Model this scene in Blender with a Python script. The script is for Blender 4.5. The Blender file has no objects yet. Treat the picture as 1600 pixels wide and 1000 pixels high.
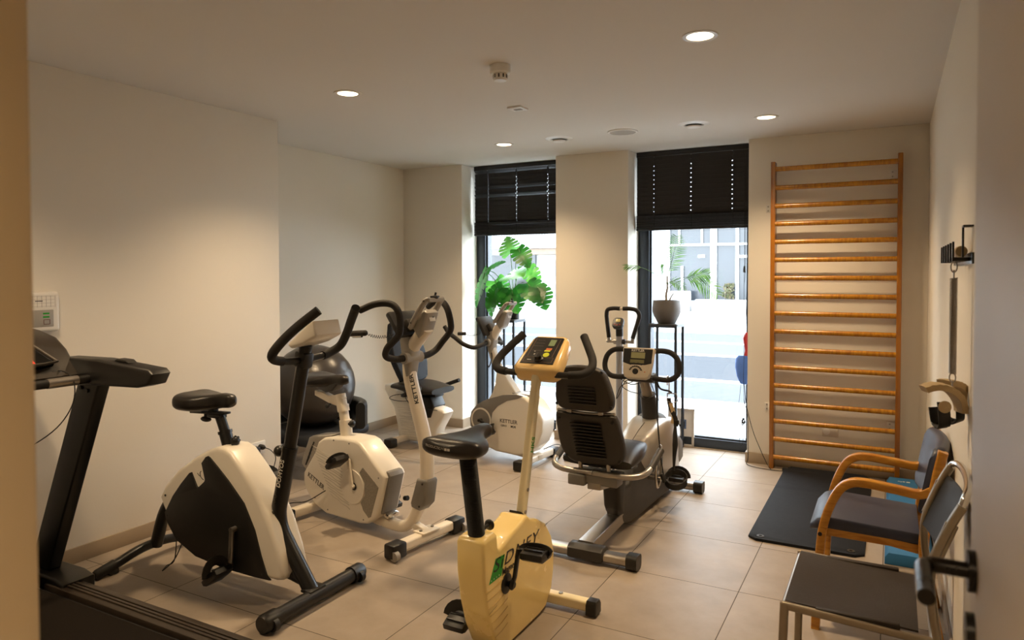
# A physiotherapy exercise room seen from its doorway. Units are metres:
# x to the right, y towards the windows, z up; the camera stands in the doorway.
import bpy, bmesh, math, random
from mathutils import Vector, Matrix, Euler
from mathutils.bvhtree import BVHTree

random.seed(7)
S = bpy.context.scene
COL = S.collection
R = math.radians
V = Vector


# ------------------------------------------------------------------ materials
def lin(h):
    if not isinstance(h, str):
        return tuple(h) + (1,)
    h = h.lstrip('#')
    c = [int(h[i:i + 2], 16) / 255 for i in (0, 2, 4)]
    return tuple(x / 12.92 if x <= .04045 else ((x + .055) / 1.055) ** 2.4 for x in c) + (1,)


def mat(name, col, rough=.5, metal=0, var=.06, scale=25, bump=0, bscale=200, coat=0, spec=.5, trans=0, rv=.05):
    """Principled surface with a little procedural mottling of colour, roughness and height."""
    m = bpy.data.materials.new(name)
    m.use_nodes = True
    nt = m.node_tree
    b = nt.nodes['Principled BSDF']
    c = lin(col) if isinstance(col, str) or len(col) == 3 else col
    tc = nt.nodes.new('ShaderNodeTexCoord')
    n = nt.nodes.new('ShaderNodeTexNoise')
    n.inputs['Scale'].default_value = scale
    n.inputs['Detail'].default_value = 4
    nt.links.new(tc.outputs['Object'], n.inputs['Vector'])
    mx = nt.nodes.new('ShaderNodeMix')
    mx.data_type = 'RGBA'
    mx.inputs['A'].default_value = tuple(x * (1 - var) for x in c[:3]) + (1,)
    mx.inputs['B'].default_value = tuple(min(1, x * (1 + var)) for x in c[:3]) + (1,)
    nt.links.new(n.outputs['Fac'], mx.inputs['Factor'])
    nt.links.new(mx.outputs['Result'], b.inputs['Base Color'])
    mr = nt.nodes.new('ShaderNodeMapRange')
    mr.inputs['To Min'].default_value = max(.02, rough - rv)
    mr.inputs['To Max'].default_value = min(1, rough + rv)
    nt.links.new(n.outputs['Fac'], mr.inputs['Value'])
    nt.links.new(mr.outputs['Result'], b.inputs['Roughness'])
    b.inputs['Metallic'].default_value = metal
    b.inputs['Specular IOR Level'].default_value = spec
    b.inputs['Coat Weight'].default_value = coat
    if trans:
        b.inputs['Transmission Weight'].default_value = trans
    if bump:
        n2 = nt.nodes.new('ShaderNodeTexNoise')
        n2.inputs['Scale'].default_value = bscale
        nt.links.new(tc.outputs['Object'], n2.inputs['Vector'])
        bp = nt.nodes.new('ShaderNodeBump')
        bp.inputs['Strength'].default_value = bump
        bp.inputs['Distance'].default_value = .002
        nt.links.new(n2.outputs['Fac'], bp.inputs['Height'])
        nt.links.new(bp.outputs['Normal'], b.inputs['Normal'])
    return m


def emit(name, col, k):
    m = bpy.data.materials.new(name)
    m.use_nodes = True
    nt = m.node_tree
    nt.nodes.remove(nt.nodes['Principled BSDF'])
    e = nt.nodes.new('ShaderNodeEmission')
    e.inputs['Color'].default_value = lin(col) if isinstance(col, str) else col
    e.inputs['Strength'].default_value = k
    nt.links.new(e.outputs['Emission'], nt.nodes['Material Output'].inputs['Surface'])
    return m


def wood(name, c1, c2, rough=.3, axis=(1, 1, 12), coat=.3):
    m = bpy.data.materials.new(name)
    m.use_nodes = True
    nt = m.node_tree
    b = nt.nodes['Principled BSDF']
    tc = nt.nodes.new('ShaderNodeTexCoord')
    mp = nt.nodes.new('ShaderNodeMapping')
    mp.inputs['Scale'].default_value = axis
    n = nt.nodes.new('ShaderNodeTexNoise')
    n.inputs['Scale'].default_value = 3
    n.inputs['Detail'].default_value = 6
    n.inputs['Distortion'].default_value = 1.2
    cr = nt.nodes.new('ShaderNodeValToRGB')
    cr.color_ramp.elements[0].position = .32
    cr.color_ramp.elements[1].position = .7
    cr.color_ramp.elements[0].color = lin(c1)
    cr.color_ramp.elements[1].color = lin(c2)
    nt.links.new(tc.outputs['Object'], mp.inputs['Vector'])
    nt.links.new(mp.outputs['Vector'], n.inputs['Vector'])
    nt.links.new(n.outputs['Fac'], cr.inputs['Fac'])
    nt.links.new(cr.outputs['Color'], b.inputs['Base Color'])
    b.inputs['Roughness'].default_value = rough
    b.inputs['Coat Weight'].default_value = coat
    b.inputs['Coat Roughness'].default_value = .2
    return m


def tiles(name, c1, c2, grout, px, ox, py, oy, gap=.004, rough=.44, rot=0):
    """Square slabs: grout lines on a grid of pitch px, py through ox, oy; each slab mottled."""
    m = bpy.data.materials.new(name)
    m.use_nodes = True
    nt = m.node_tree
    N, L = nt.nodes, nt.links
    b = N['Principled BSDF']
    tc = N.new('ShaderNodeTexCoord')
    mp = N.new('ShaderNodeMapping')
    mp.inputs['Rotation'].default_value = (0, 0, rot)
    L.new(tc.outputs['Object'], mp.inputs['Vector'])
    sp = N.new('ShaderNodeSeparateXYZ')
    L.new(mp.outputs['Vector'], sp.inputs['Vector'])

    def M(op, a, c=None):
        n = N.new('ShaderNodeMath')
        n.operation = op
        for i, v in enumerate((a, c)):
            if v is None:
                continue
            if isinstance(v, (int, float)):
                n.inputs[i].default_value = v
            else:
                L.new(v, n.inputs[i])
        return n.outputs[0]
    cells, masks = [], []
    for o, p, off in (('X', px, ox), ('Y', py, oy)):
        t = M('DIVIDE', M('SUBTRACT', sp.outputs[o], off), p)
        cells.append(M('FLOOR', t))
        f = M('FRACT', t)
        d = M('MINIMUM', f, M('SUBTRACT', 1.0, f))
        masks.append(M('LESS_THAN', d, gap / p / 2))
    g = M('MAXIMUM', masks[0], masks[1])
    cb = N.new('ShaderNodeCombineXYZ')
    L.new(cells[0], cb.inputs[0])
    L.new(cells[1], cb.inputs[1])
    wn = N.new('ShaderNodeTexWhiteNoise')
    L.new(cb.outputs[0], wn.inputs['Vector'])
    va = N.new('ShaderNodeVectorMath')
    va.operation = 'MULTIPLY_ADD'
    L.new(wn.outputs['Color'], va.inputs[0])
    va.inputs[1].default_value = (9, 9, 9)
    L.new(mp.outputs['Vector'], va.inputs[2])
    n1 = N.new('ShaderNodeTexNoise')
    n1.inputs['Scale'].default_value = 3.5
    n1.inputs['Detail'].default_value = 8
    n1.inputs['Roughness'].default_value = .65
    L.new(va.outputs[0], n1.inputs['Vector'])
    cr = N.new('ShaderNodeValToRGB')
    cr.color_ramp.elements[0].position = .3
    cr.color_ramp.elements[1].position = .72
    cr.color_ramp.elements[0].color = lin(c1)
    cr.color_ramp.elements[1].color = lin(c2)
    L.new(n1.outputs['Fac'], cr.inputs['Fac'])
    mx = N.new('ShaderNodeMix')
    mx.data_type = 'RGBA'
    L.new(g, mx.inputs['Factor'])
    L.new(cr.outputs['Color'], mx.inputs['A'])
    mx.inputs['B'].default_value = lin(grout)
    L.new(mx.outputs['Result'], b.inputs['Base Color'])
    rr = M('ADD', M('MULTIPLY', g, .4), M('ADD', rough - .04, M('MULTIPLY', n1.outputs['Fac'], .1)))
    L.new(rr, b.inputs['Roughness'])
    bp = N.new('ShaderNodeBump')
    bp.inputs['Strength'].default_value = .35
    b.inputs['Specular IOR Level'].default_value = .32
    bp.inputs['Distance'].default_value = .002
    L.new(M('SUBTRACT', M('MULTIPLY', n1.outputs['Fac'], .15), g), bp.inputs['Height'])
    L.new(bp.outputs['Normal'], b.inputs['Normal'])
    return m


def glass_mat(name, tint=(1, 1, 1, 1)):
    m = bpy.data.materials.new(name)
    m.use_nodes = True
    nt = m.node_tree
    nt.nodes.remove(nt.nodes['Principled BSDF'])
    t = nt.nodes.new('ShaderNodeBsdfTransparent')
    t.inputs['Color'].default_value = tint
    g = nt.nodes.new('ShaderNodeBsdfGlossy')
    g.inputs['Roughness'].default_value = .02
    lw = nt.nodes.new('ShaderNodeLayerWeight')
    lw.inputs['Blend'].default_value = .5
    pw = nt.nodes.new('ShaderNodeMath')
    pw.operation = 'POWER'
    pw.inputs[1].default_value = 5
    nt.links.new(lw.outputs['Facing'], pw.inputs[0])
    f = nt.nodes.new('ShaderNodeMath')
    f.operation = 'MULTIPLY_ADD'
    f.inputs[1].default_value = .7
    f.inputs[2].default_value = .025
    nt.links.new(pw.outputs[0], f.inputs[0])
    x = nt.nodes.new('ShaderNodeMixShader')
    nt.links.new(f.outputs[0], x.inputs[0])
    nt.links.new(t.outputs[0], x.inputs[1])
    nt.links.new(g.outputs[0], x.inputs[2])
    nt.links.new(x.outputs[0], nt.nodes['Material Output'].inputs['Surface'])
    return m


def leaf_mat(name, c1, c2, scale=8):
    m = mat(name, c1, .38, 0, .1)
    nt = m.node_tree
    b = nt.nodes['Principled BSDF']
    tc = nt.nodes.new('ShaderNodeTexCoord')
    n = nt.nodes.new('ShaderNodeTexNoise')
    n.inputs['Scale'].default_value = scale
    cr = nt.nodes.new('ShaderNodeValToRGB')
    cr.color_ramp.elements[0].position = .35
    cr.color_ramp.elements[1].position = .65
    cr.color_ramp.elements[0].color = lin(c1)
    cr.color_ramp.elements[1].color = lin(c2)
    nt.links.new(tc.outputs['Object'], n.inputs['Vector'])
    nt.links.new(n.outputs['Fac'], cr.inputs['Fac'])
    nt.links.new(cr.outputs['Color'], b.inputs['Base Color'])
    tr = nt.nodes.new('ShaderNodeBsdfTranslucent')
    nt.links.new(cr.outputs['Color'], tr.inputs['Color'])
    mx = nt.nodes.new('ShaderNodeMixShader')
    mx.inputs[0].default_value = .3
    nt.links.new(b.outputs[0], mx.inputs[1])
    nt.links.new(tr.outputs[0], mx.inputs[2])
    nt.links.new(mx.outputs[0], nt.nodes['Material Output'].inputs['Surface'])
    return m


WALL = mat('wall paint', '#e6dfd2', .85, 0, .012, 3, .15, 90)
CEIL = mat('ceiling paint', '#d3cdc4', .9, 0, .012, 3)
FLOOR = tiles('floor tiles', '#8d8071', '#a19486', '#4f463c', .5935, -.622, .6105, 2.78)
SKIRT = mat('skirting tile', '#95846f', .4, 0, .12, 6)
DOORP = mat('door laminate', '#d2c6b8', .45, 0, .03, 5)
JAMBP = mat('door frame paint', '#c0ae90', .5, 0, .03, 5)
ANTH = mat('anthracite aluminium', '#28303a', .4, .1, .05)
GLASS = glass_mat('window glass')
BLACK = mat('black plastic', '#141210', .42, 0, .15, 40)
BLACKR = mat('black rubber', '#17140f', .6, 0, .2, 60, .3, 400)
BLACKM = mat('black painted steel', '#141312', .33, .1, .1, 30)
FOAM = mat('black foam grip', '#1b1714', .8, 0, .2, 80, .5, 500)
VINYL = mat('black vinyl', '#1b1714', .34, 0, .15, 30, .25, 250)
WHITE = mat('white plastic', '#dcd5c8', .3, 0, .02, 12, coat=.2)
WHITEM = mat('white painted steel', '#ddd3c2', .32, 0, .02, 12)
CREAM = mat('cream plastic', '#f2d68c', .26, 0, .03, 10, coat=.3)
CREAMM = mat('cream painted steel', '#e9dcb6', .3, 0, .03, 10)
CONS = mat('amber console plastic', '#e2bf7e', .25, 0, .03, 10, coat=.3)
GREY = mat('grey plastic', '#77736d', .45, 0, .06, 25)
GREYL = mat('light grey plastic', '#99948c', .4, 0, .05, 25)
GREYD = mat('dark grey plastic', '#2c2925', .5, 0, .12, 40, .2, 300)
CHARC = mat('charcoal plastic', '#393632', .5, 0, .1, 40)
SILVER = mat('silver plastic', '#b3aca2', .3, .5, .01, 4, rv=.008)
STEEL = mat('satin steel', '#a7a19a', .3, .9, .05, 30)
CHROME = mat('chrome', '#d0ccc6', .14, 1, .03, 20)
SCREEN = mat('lcd glass', '#8d8c66', .2, 0, .03, 20)
SCREEND = mat('dark screen glass', '#0a0b0d', .12, 0, .1, 20)
NAVYB = mat('navy mesh cloth', '#10151f', .75, 0, .2, 60, .4, 300)
NAVY = mat('slate blue vinyl', '#2e3348', .42, 0, .06, 14, .15, 150)
BROWN = mat('dark brown leather', '#2d251e', .55, 0, .2, 14, .4, 160, spec=.3)
BEECH = wood('lacquered beech', '#a86a14', '#c98f30', .33, (3, 3, 14))
PINE = wood('varnished pine', '#9c6212', '#c4881e', .24, (14, 3, 3), .5)
PINEV = wood('varnished pine rail', '#8c5210', '#a86a16', .28, (5, 5, 1.2), .4)
BLIND = mat('black slat', '#16161a', .45, 0, .1, 30)
CORD = mat('black cord', '#101010', .7)
CORDL = mat('pale cord', '#c9c9c6', .7)
WHITEP = mat('white fitting plastic', '#dedad3', .4, 0, .02)
POTG = mat('grey stoneware', '#5f5a56', .7, 0, .08, 20, .3, 120)
POTB = mat('black pot glaze', '#1a1c20', .35, 0, .1)
SOIL = mat('potting soil', '#2a1c12', .95, 0, .4, 80, .8, 120)
STEM = mat('woody stem', '#6d5533', .7, 0, .25, 60)
STEMG = mat('green stem', '#577a35', .5, 0, .2, 40)
LEAF = leaf_mat('glossy leaf', '#185218', '#2f7d27')
LEAFL = leaf_mat('young leaf', '#3f9034', '#74bb4e')
FROND = leaf_mat('palm leaf', '#3f6b2d', '#7ba251', 20)
MATB = mat('black gym mat', '#111216', .8, 0, .12, 40, .4, 400, spec=.25)
PADB = mat('blue closed cell foam', '#24699a', .7, 0, .08, 40, .3, 300)
FELT = mat('beige leather cuff', '#b59d75', .65, 0, .12, 40, .4, 180)
BALLM = mat('grey ball rubber', '#3c3733', .3, 0, .05, 8)
GREEN = mat('green print', '#1f9a2c', .4)
INK = mat('black print', '#17130f', .4)
INKG = mat('grey print', '#5a554e', .5)
INKW = mat('white print', '#d9d5cc', .5)
INKY = mat('yellow print', '#c9d334', .5)
INKO = mat('orange print', '#c96a3a', .5)
RED = mat('red plastic', '#b3261e', .4)
LAMPM = emit('lamp diffuser', (1, .78, .5, 1), 9)
LEDR = emit('red led', (1, .03, .02, 1), 2.5)


# ------------------------------------------------------------------ mesh helper
def cat(pts, n=6, closed=False):
    """Catmull-Rom through the points."""
    P = [V(p) for p in pts]
    if len(P) < 3:
        return P
    out = []
    k = len(P)
    for i in range(k if closed else k - 1):
        p0 = P[(i - 1) % k] if closed or i > 0 else P[0] * 2 - P[1]
        p1, p2 = P[i], P[(i + 1) % k]
        p3 = P[(i + 2) % k] if closed or i + 2 < k else P[-1] * 2 - P[-2]
        for j in range(n):
            t = j / n
            out.append(.5 * ((2 * p1) + (p2 - p0) * t + (2 * p0 - 5 * p1 + 4 * p2 - p3) * t * t + (3 * p1 - p0 - 3 * p2 + p3) * t ** 3))
    if not closed:
        out.append(P[-1])
    return out


def rrect(w, h, r, n=3):
    """Rounded rectangle outline, centred."""
    r = min(r, w / 2 - 1e-5, h / 2 - 1e-5)
    o = []
    for cx, cy, a in ((w / 2 - r, h / 2 - r, 0), (-w / 2 + r, h / 2 - r, 90), (-w / 2 + r, -h / 2 + r, 180), (w / 2 - r, -h / 2 + r, 270)):
        for i in range(n + 1):
            t = R(a + 90 * i / n)
            o.append((cx + r * math.cos(t), cy + r * math.sin(t)))
    return o


class MB:
    """Collects shapes and links them as ONE mesh object."""

    def __init__(s):
        s.bm = bmesh.new()
        s.mats = []
        s.mi = 0

    def use(s, m):
        if m not in s.mats:
            s.mats.append(m)
        s.mi = s.mats.index(m)
        return s

    def add(s, vs, fs):
        v = [s.bm.verts.new(p) for p in vs]
        for f in fs:
            try:
                s.bm.faces.new([v[i] for i in f]).material_index = s.mi
            except ValueError:
                pass
        return s

    def merge(s, b, M=None):
        if M is not None:
            bmesh.ops.transform(b, matrix=M, verts=b.verts)
        b.verts.index_update()
        s.add([v.co.copy() for v in b.verts], [[v.index for v in f.verts] for f in b.faces])
        b.free()
        return s

    def box(s, c, size, rot=(0, 0, 0), bev=0, seg=2):
        b = bmesh.new()
        bmesh.ops.create_cube(b, size=1)
        bmesh.ops.scale(b, vec=size, verts=b.verts)
        if bev:
            bmesh.ops.bevel(b, geom=b.edges[:], offset=min(bev, min(size) * .49), segments=seg, affect='EDGES', profile=.5)
        M = Matrix.Translation(c) @ (rot if isinstance(rot, Matrix) else Euler(rot).to_matrix().to_4x4())
        return s.merge(b, M)

    def b2(s, a, c, bev=0, seg=2):
        a, c = V(a), V(c)
        return s.box((a + c) / 2, [abs(x) for x in (c - a)], bev=bev, seg=seg)

    def ell(s, c, r, rot=(0, 0, 0), u=20, v=12):
        b = bmesh.new()
        bmesh.ops.create_uvsphere(b, u_segments=u, v_segments=v, radius=1)
        M = Matrix.Translation(c) @ Euler(rot).to_matrix().to_4x4() @ Matrix.Diagonal((*((r, r, r) if isinstance(r, (int, float)) else r), 1))
        return s.merge(b, M)

    def loft(s, secs, caps=True, closed=False):
        n = len(secs[0])
        vs = [V(p) for q in secs for p in q]
        fs = []
        k = len(secs)
        for i in range(k if closed else k - 1):
            a, b = i * n, ((i + 1) % k) * n
            for j in range(n):
                fs.append((a + j, a + (j + 1) % n, b + (j + 1) % n, b + j))
        if caps and not closed:
            fs.append(tuple(range(n - 1, -1, -1)))
            fs.append(tuple(range((k - 1) * n, k * n)))
        b = bmesh.new()
        v = [b.verts.new(p) for p in vs]
        for f in fs:
            b.faces.new([v[i] for i in f])
        bmesh.ops.recalc_face_normals(b, faces=b.faces)
        return s.merge(b)

    def tube(s, pts, r, n=12, sm=0, sec=None, up=None, closed=False):
        """Sweep a circle (or outline sec of (side, up) pairs) along the points; r may vary per point."""
        P = [V(p) for p in pts]
        rs = list(r) if isinstance(r, (list, tuple)) else [r] * len(P)
        if sm and len(P) > 2:
            m = len(P)
            rs = [rs[min(i // sm, m - 1)] * (1 - (i % sm) / sm) + rs[min(i // sm + 1, m - 1)] * ((i % sm) / sm) for i in range((m - 1) * sm + 1)] if not closed else [rs[0]] * (m * sm)
            P = cat(P, sm, closed)
        k = len(P)
        T = []
        for i in range(k):
            a = P[(i - 1) % k] if closed or i else P[0]
            b = P[(i + 1) % k] if closed or i < k - 1 else P[-1]
            T.append((b - a).normalized())
        if sec is None:
            sec = [(math.cos(2 * math.pi * j / n), math.sin(2 * math.pi * j / n)) for j in range(n)]
        u0 = V(up) if up is not None else (V((0, 0, 1)) if abs(T[0].z) < .9 else V((1, 0, 0)))
        secs = []
        U = (u0 - T[0] * u0.dot(T[0])).normalized()
        for i in range(k):
            if up is not None:
                w = u0 - T[i] * u0.dot(T[i])
                U = w.normalized() if w.length > 1e-4 else U
            else:
                U = (U - T[i] * U.dot(T[i])).normalized()
            W = T[i].cross(U)
            secs.append([P[i] + W * (a * rs[i]) + U * (b * rs[i]) for a, b in sec])
        return s.loft(secs, closed=closed)

    def cyl(s, a, b, r, r2=None, n=20):
        return s.tube([a, b], [r, r if r2 is None else r2], n)

    def lathe(s, prof, o=(0, 0, 0), axis=(0, 0, 1), n=32, ring=False):
        """Revolve (radius, height) pairs about an axis through o."""
        q = V((0, 0, 1)).rotation_difference(V(axis)).to_matrix()
        secs = [[V(o) + q @ V((max(r, 1e-5) * math.cos(2 * math.pi * j / n), max(r, 1e-5) * math.sin(2 * math.pi * j / n), h)) for j in range(n)] for r, h in prof]
        return s.loft(secs, closed=ring)

    def prism(s, poly, y0, y1, bev=0, seg=3, fn=None):
        """Outline of (x, z) pairs extruded from y0 to y1; bev rounds the two rims. fn maps (x, y, z) to a point."""
        b = bmesh.new()
        v = [b.verts.new((p[0], y0, p[1])) for p in poly]
        f = b.faces.new(v)
        e = bmesh.ops.extrude_face_region(b, geom=[f])
        bmesh.ops.translate(b, vec=(0, y1 - y0, 0), verts=[x for x in e['geom'] if isinstance(x, bmesh.types.BMVert)])
        bmesh.ops.recalc_face_normals(b, faces=b.faces)
        if bev:
            rim = [x for x in b.edges if abs(x.verts[0].co.y - x.verts[1].co.y) < 1e-6]
            bmesh.ops.bevel(b, geom=rim, offset=bev, segments=seg, affect='EDGES', profile=.5, clamp_overlap=True)
        if fn:
            for x in b.verts:
                x.co = fn(*x.co)
        return s.merge(b)

    def text(s, body, size, M, bold=0, shear=0, depth=.0006, space=1):
        c = bpy.data.curves.new('t', 'FONT')
        c.body = body
        c.size = size
        c.offset = bold * size
        c.shear = shear
        c.extrude = depth
        c.space_character = space
        c.align_x = 'CENTER'
        c.align_y = 'CENTER'
        c.resolution_u = 3
        o = bpy.data.objects.new('t', c)
        me = bpy.data.meshes.new_from_object(o)
        b = bmesh.new()
        b.from_mesh(me)
        s.merge(b, M)
        bpy.data.objects.remove(o)
        bpy.data.curves.remove(c)
        bpy.data.meshes.remove(me)
        return s

    def build(s, name, m=None, parent=None, sharp=38, flat=False):
        me = bpy.data.meshes.new(name)
        s.bm.to_mesh(me)
        s.bm.free()
        mats = s.mats or [m]
        for x in mats:
            me.materials.append(x)
        if not flat:
            me.polygons.foreach_set('use_smooth', [True] * len(me.polygons))
            me.set_sharp_from_angle(angle=R(sharp))
        o = bpy.data.objects.new(name, me)
        COL.objects.link(o)
        if parent is not None:
            o.parent = parent
        return o


def _onto(s, host, m=None):
    """Add these shapes (a print, slots) to an existing part's mesh, in their own material."""
    me = host.data
    k = len(me.materials)
    for x in s.mats or [m]:
        me.materials.append(x)
    b = bmesh.new()
    b.from_mesh(me)
    s.bm.verts.index_update()
    vs = [b.verts.new(v.co) for v in s.bm.verts]
    for f in s.bm.faces:
        try:
            g = b.faces.new([vs[v.index] for v in f.verts])
        except ValueError:
            continue
        g.material_index = f.material_index + k
        g.smooth = False
    b.to_mesh(me)
    b.free()
    s.bm.free()
    return host


def _split(s, name, m, parent=None, sharp=38):
    """One object of the same name for every loose piece."""
    s.bm.verts.index_update()
    seen, out = set(), []
    for v in s.bm.verts:
        if v.index in seen:
            continue
        st, isl = [v], []
        seen.add(v.index)
        while st:
            a = st.pop()
            isl.append(a)
            for e in a.link_edges:
                o = e.other_vert(a)
                if o.index not in seen:
                    seen.add(o.index)
                    st.append(o)
        q = MB()
        ix = {a.index: i for i, a in enumerate(isl)}
        q.add([a.co.copy() for a in isl], [[ix[w.index] for w in f.verts] for f in {f for a in isl for f in a.link_faces}])
        out.append(q.build(name, m, parent, sharp))
    s.bm.free()
    return out


MB.onto, MB.split = _onto, _split


def face(o, xd, yd):
    """Matrix that puts text in the plane spanned by xd (reading direction) and yd (up) at o."""
    x = V(xd).normalized()
    z = x.cross(V(yd)).normalized()
    y = z.cross(x)
    return Matrix(((x.x, y.x, z.x, o[0]), (x.y, y.y, z.y, o[1]), (x.z, y.z, z.z, o[2]), (0, 0, 0, 1)))


def thing(name, label, cat_, loc=(0, 0, 0), rz=0, group=None):
    o = bpy.data.objects.new(name, None)
    o.empty_display_size = .1
    COL.objects.link(o)
    o.location = loc
    o.rotation_euler = (0, 0, R(rz))
    tag(o, label, cat_, group)
    return o


def tag(o, label, cat_, group=None):
    o['label'] = label
    o['category'] = cat_
    if group:
        o['group'] = group
    return o


def struct(o):
    o['kind'] = 'structure'
    return o


def settle(root):
    """Parts were shaped in room coordinates: move their meshes into the thing's own frame."""
    q = Matrix.Translation(root.location) @ root.rotation_euler.to_matrix().to_4x4()
    q = q.inverted()
    done = set()

    def go(o):
        for c in o.children:
            if c.type == 'MESH' and c.data.name not in done:
                c.data.transform(q)
                done.add(c.data.name)
            go(c)
    bpy.context.view_layer.update()
    go(root)
    return root


def kids(o):
    return [c for c in COL.objects if c.parent == o]


def dup(o, loc=None, rz=None, label=None, parent=None):
    """A thing copied with its parts and their sub-parts."""
    c = o.copy()
    COL.objects.link(c)
    if parent is not None:
        c.parent = parent
    for k in kids(o):
        dup(k, parent=c)
    if loc is not None:
        c.location = loc
    if rz is not None:
        c.rotation_euler.z = R(rz)
    if label:
        c['label'] = label
    return c


def saddle(mb, x0, x1, zt, w, h=.075, droop=.012, y=0):
    """Exercise-bike saddle along x: wide tail at x0, narrow nose at x1."""
    secs = []
    K = 26
    for i in range(K + 1):
        t = i / K
        x = x0 + (x1 - x0) * t
        ends = min(1, math.sqrt(max(0, 1 - (1 - t / .16) ** 2)) if t < .16 else 1, math.sqrt(max(0, 1 - ((t - .88) / .12) ** 2)) if t > .88 else 1)
        ww = w * (.5 * (.24 + .76 * (1 / (1 + math.exp((t - .52) * 13))))) * max(.12, ends)
        hh = h * (.62 + .38 * (1 - t)) * max(.2, ends)
        zc = zt - h * .5 - droop * math.sin(math.pi * min(1, t * 1.3)) + .010 * t
        q = []
        for j in range(30):
            a = 2 * math.pi * j / 30
            cx, sz = math.cos(a), math.sin(a)
            dip = .010 * (1 - abs(cx)) * (sz > 0) * (1 - t)
            q.append(V((x, y + ww * math.copysign(abs(cx) ** .7, cx), zc + hh * .5 * math.copysign(abs(sz) ** .75, sz) - dip)))
        secs.append(q)
    return mb.loft(secs)


def pedal(parent, c, side=-1, strap=True, tilt=0, yaw=0, mat_=None, sh=.036):
    """Pedal with toe strap at c; side says which way is outboard (-1 right, +1 left)."""
    c = V(c)
    M = Matrix.Translation(c) @ Euler((0, R(tilt), R(yaw))).to_matrix().to_4x4() @ Matrix.Diagonal((1.18, 1.15, 1.25, 1))
    m = MB()
    m.prism([(-.05, -.012), (-.035, -.02), (.035, -.02), (.05, -.012), (.05, .006), (.02, .012), (-.02, .012), (-.05, .006)], -.042, .042, .006, 2, lambda x, y, z: M @ V((x, y, z)))
    for k in (-.028, 0, .028):
        m.box(M @ V((k, 0, .013)), (.006, .078, .006), M.to_3x3().normalized().to_4x4())
    m.cyl(M @ V((0, -side * .06, 0)), M @ V((0, side * .03, 0)), .009)
    p = m.build('pedal', mat_ or BLACK, parent)
    if strap:
        q = MB()
        pts = [M @ V((.0 + .02 * math.sin(a), .05 * math.cos(a), sh * math.sin(a))) for a in [math.pi * i / 10 for i in range(11)]]
        q.tube(pts, 1, sec=[(-.022, -.002), (.022, -.002), (.022, .002), (-.022, .002)], up=(1, 0, 0))
        q.build('toe_strap', BLACKR, p)
    return p

# ------------------------------------------------------------------ the room
ZC, XL, XA, XR, YB, YF = 2.54, -3.72, -4.35, .22, 5.77, .40      # ceiling, left wall, alcove, right wall, back wall, door wall
YC = 3.525                                                       # where the left wall steps back into the alcove
struct(MB().b2((-4.6, -2.2, -.15), (.5, 6.12, 0)).build('floor', FLOOR))
struct(MB().b2((-4.6, -2.2, ZC), (.5, 6.35, ZC + .2)).build('ceiling', CEIL))
struct(MB().b2((-4.6, YF, 0), (XL, YC, ZC), .002).build('wall_left', WALL))
struct(MB().b2((-4.6, YC, 0), (XA, 6.35, ZC)).build('wall_alcove', WALL))
struct(MB().b2((XR, .13, 0), (.5, 6.35, ZC)).build('wall_right', WALL))
w = MB()
for a, b in ((XA, -3.655), (-2.661, -1.986), (-1.0, XR)):
    w.b2((a, YB, 0), (b, 6.13, ZC), .002)
struct(w.build('wall_back', WALL))
w = MB()
w.b2((-4.6, .13, 0), (-.80, YF, ZC)).b2((-.80, .13, 2.16), (XR, YF, ZC)).b2((.175, .13, 0), (XR, YF, 2.16))
struct(w.build('wall_front', WALL))
w = MB()
w.b2((-4.6, -2.3, 0), (.5, -2.2, ZC)).b2((-1.9, -2.2, 0), (-1.8, .13, ZC)).b2((.5, -2.2, 0), (.6, .13, ZC))
struct(w.build('wall_corridor', WALL))

h = .082
struct(MB().b2((XL, YF, 0), (XL + .012, YC + .012, h), .002).build('baseboard_left', SKIRT))
w = MB()
w.b2((XA, YC, 0), (XL + .012, YC + .012, h), .002).b2((XA, YC, 0), (XA + .012, YB, h), .002)
struct(w.build('baseboard_alcove', SKIRT))
w = MB()
for a, b in ((XA, -3.6428), (-2.6732, -1.9738), (-1.0122, XR)):
    w.b2((a, YB - .012, 0), (b, YB, h), .002)
for x0, x1 in ((-3.655, -3.643), (-2.673, -2.661), (-1.986, -1.974), (-1.012, -1.0)):
    w.b2((x0, YB + .0005, 0), (x1, 6.03, h))
struct(w.build('baseboard_back', SKIRT))
struct(MB().b2((XR - .012, 1.3, 0), (XR, YB, h), .002).build('baseboard_right', SKIRT))

# door frame (left jamb fills the left edge of the view) and the open door on the right
w = MB()
w.b2((-.80, .12, 0), (-.772, .405, 2.16), .006).b2((-.80, .12, 0), (-.757, .33, 2.16), .004)
w.b2((.145, .12, 0), (.175, .405, 2.16), .006).b2((-.80, .12, 2.13), (.175, .405, 2.16), .006)
struct(w.build('trim_1', JAMBP))
door = struct(MB().b2((.1, .41, .008), (.14, 1.165, 2.11), .003).build('door_1', DOORP))
m = MB()
m.cyl((.1005, 1.10, 1.105), (.091, 1.10, 1.105), .027, n=28)
m.tube([(.095, 1.10, 1.105), (.052, 1.10, 1.105), (.043, 1.092, 1.105), (.04, 1.08, 1.105), (.04, .985, 1.105)], .0105, 16, 4)
m.build('door_handle', mat('black satin metal', '#1a1613', .28, .5), door)
MB().cyl((.1005, 1.105, 1.022), (.090, 1.105, 1.022), .024, n=28).build('lock_rosette', BLACKM, door)


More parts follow.
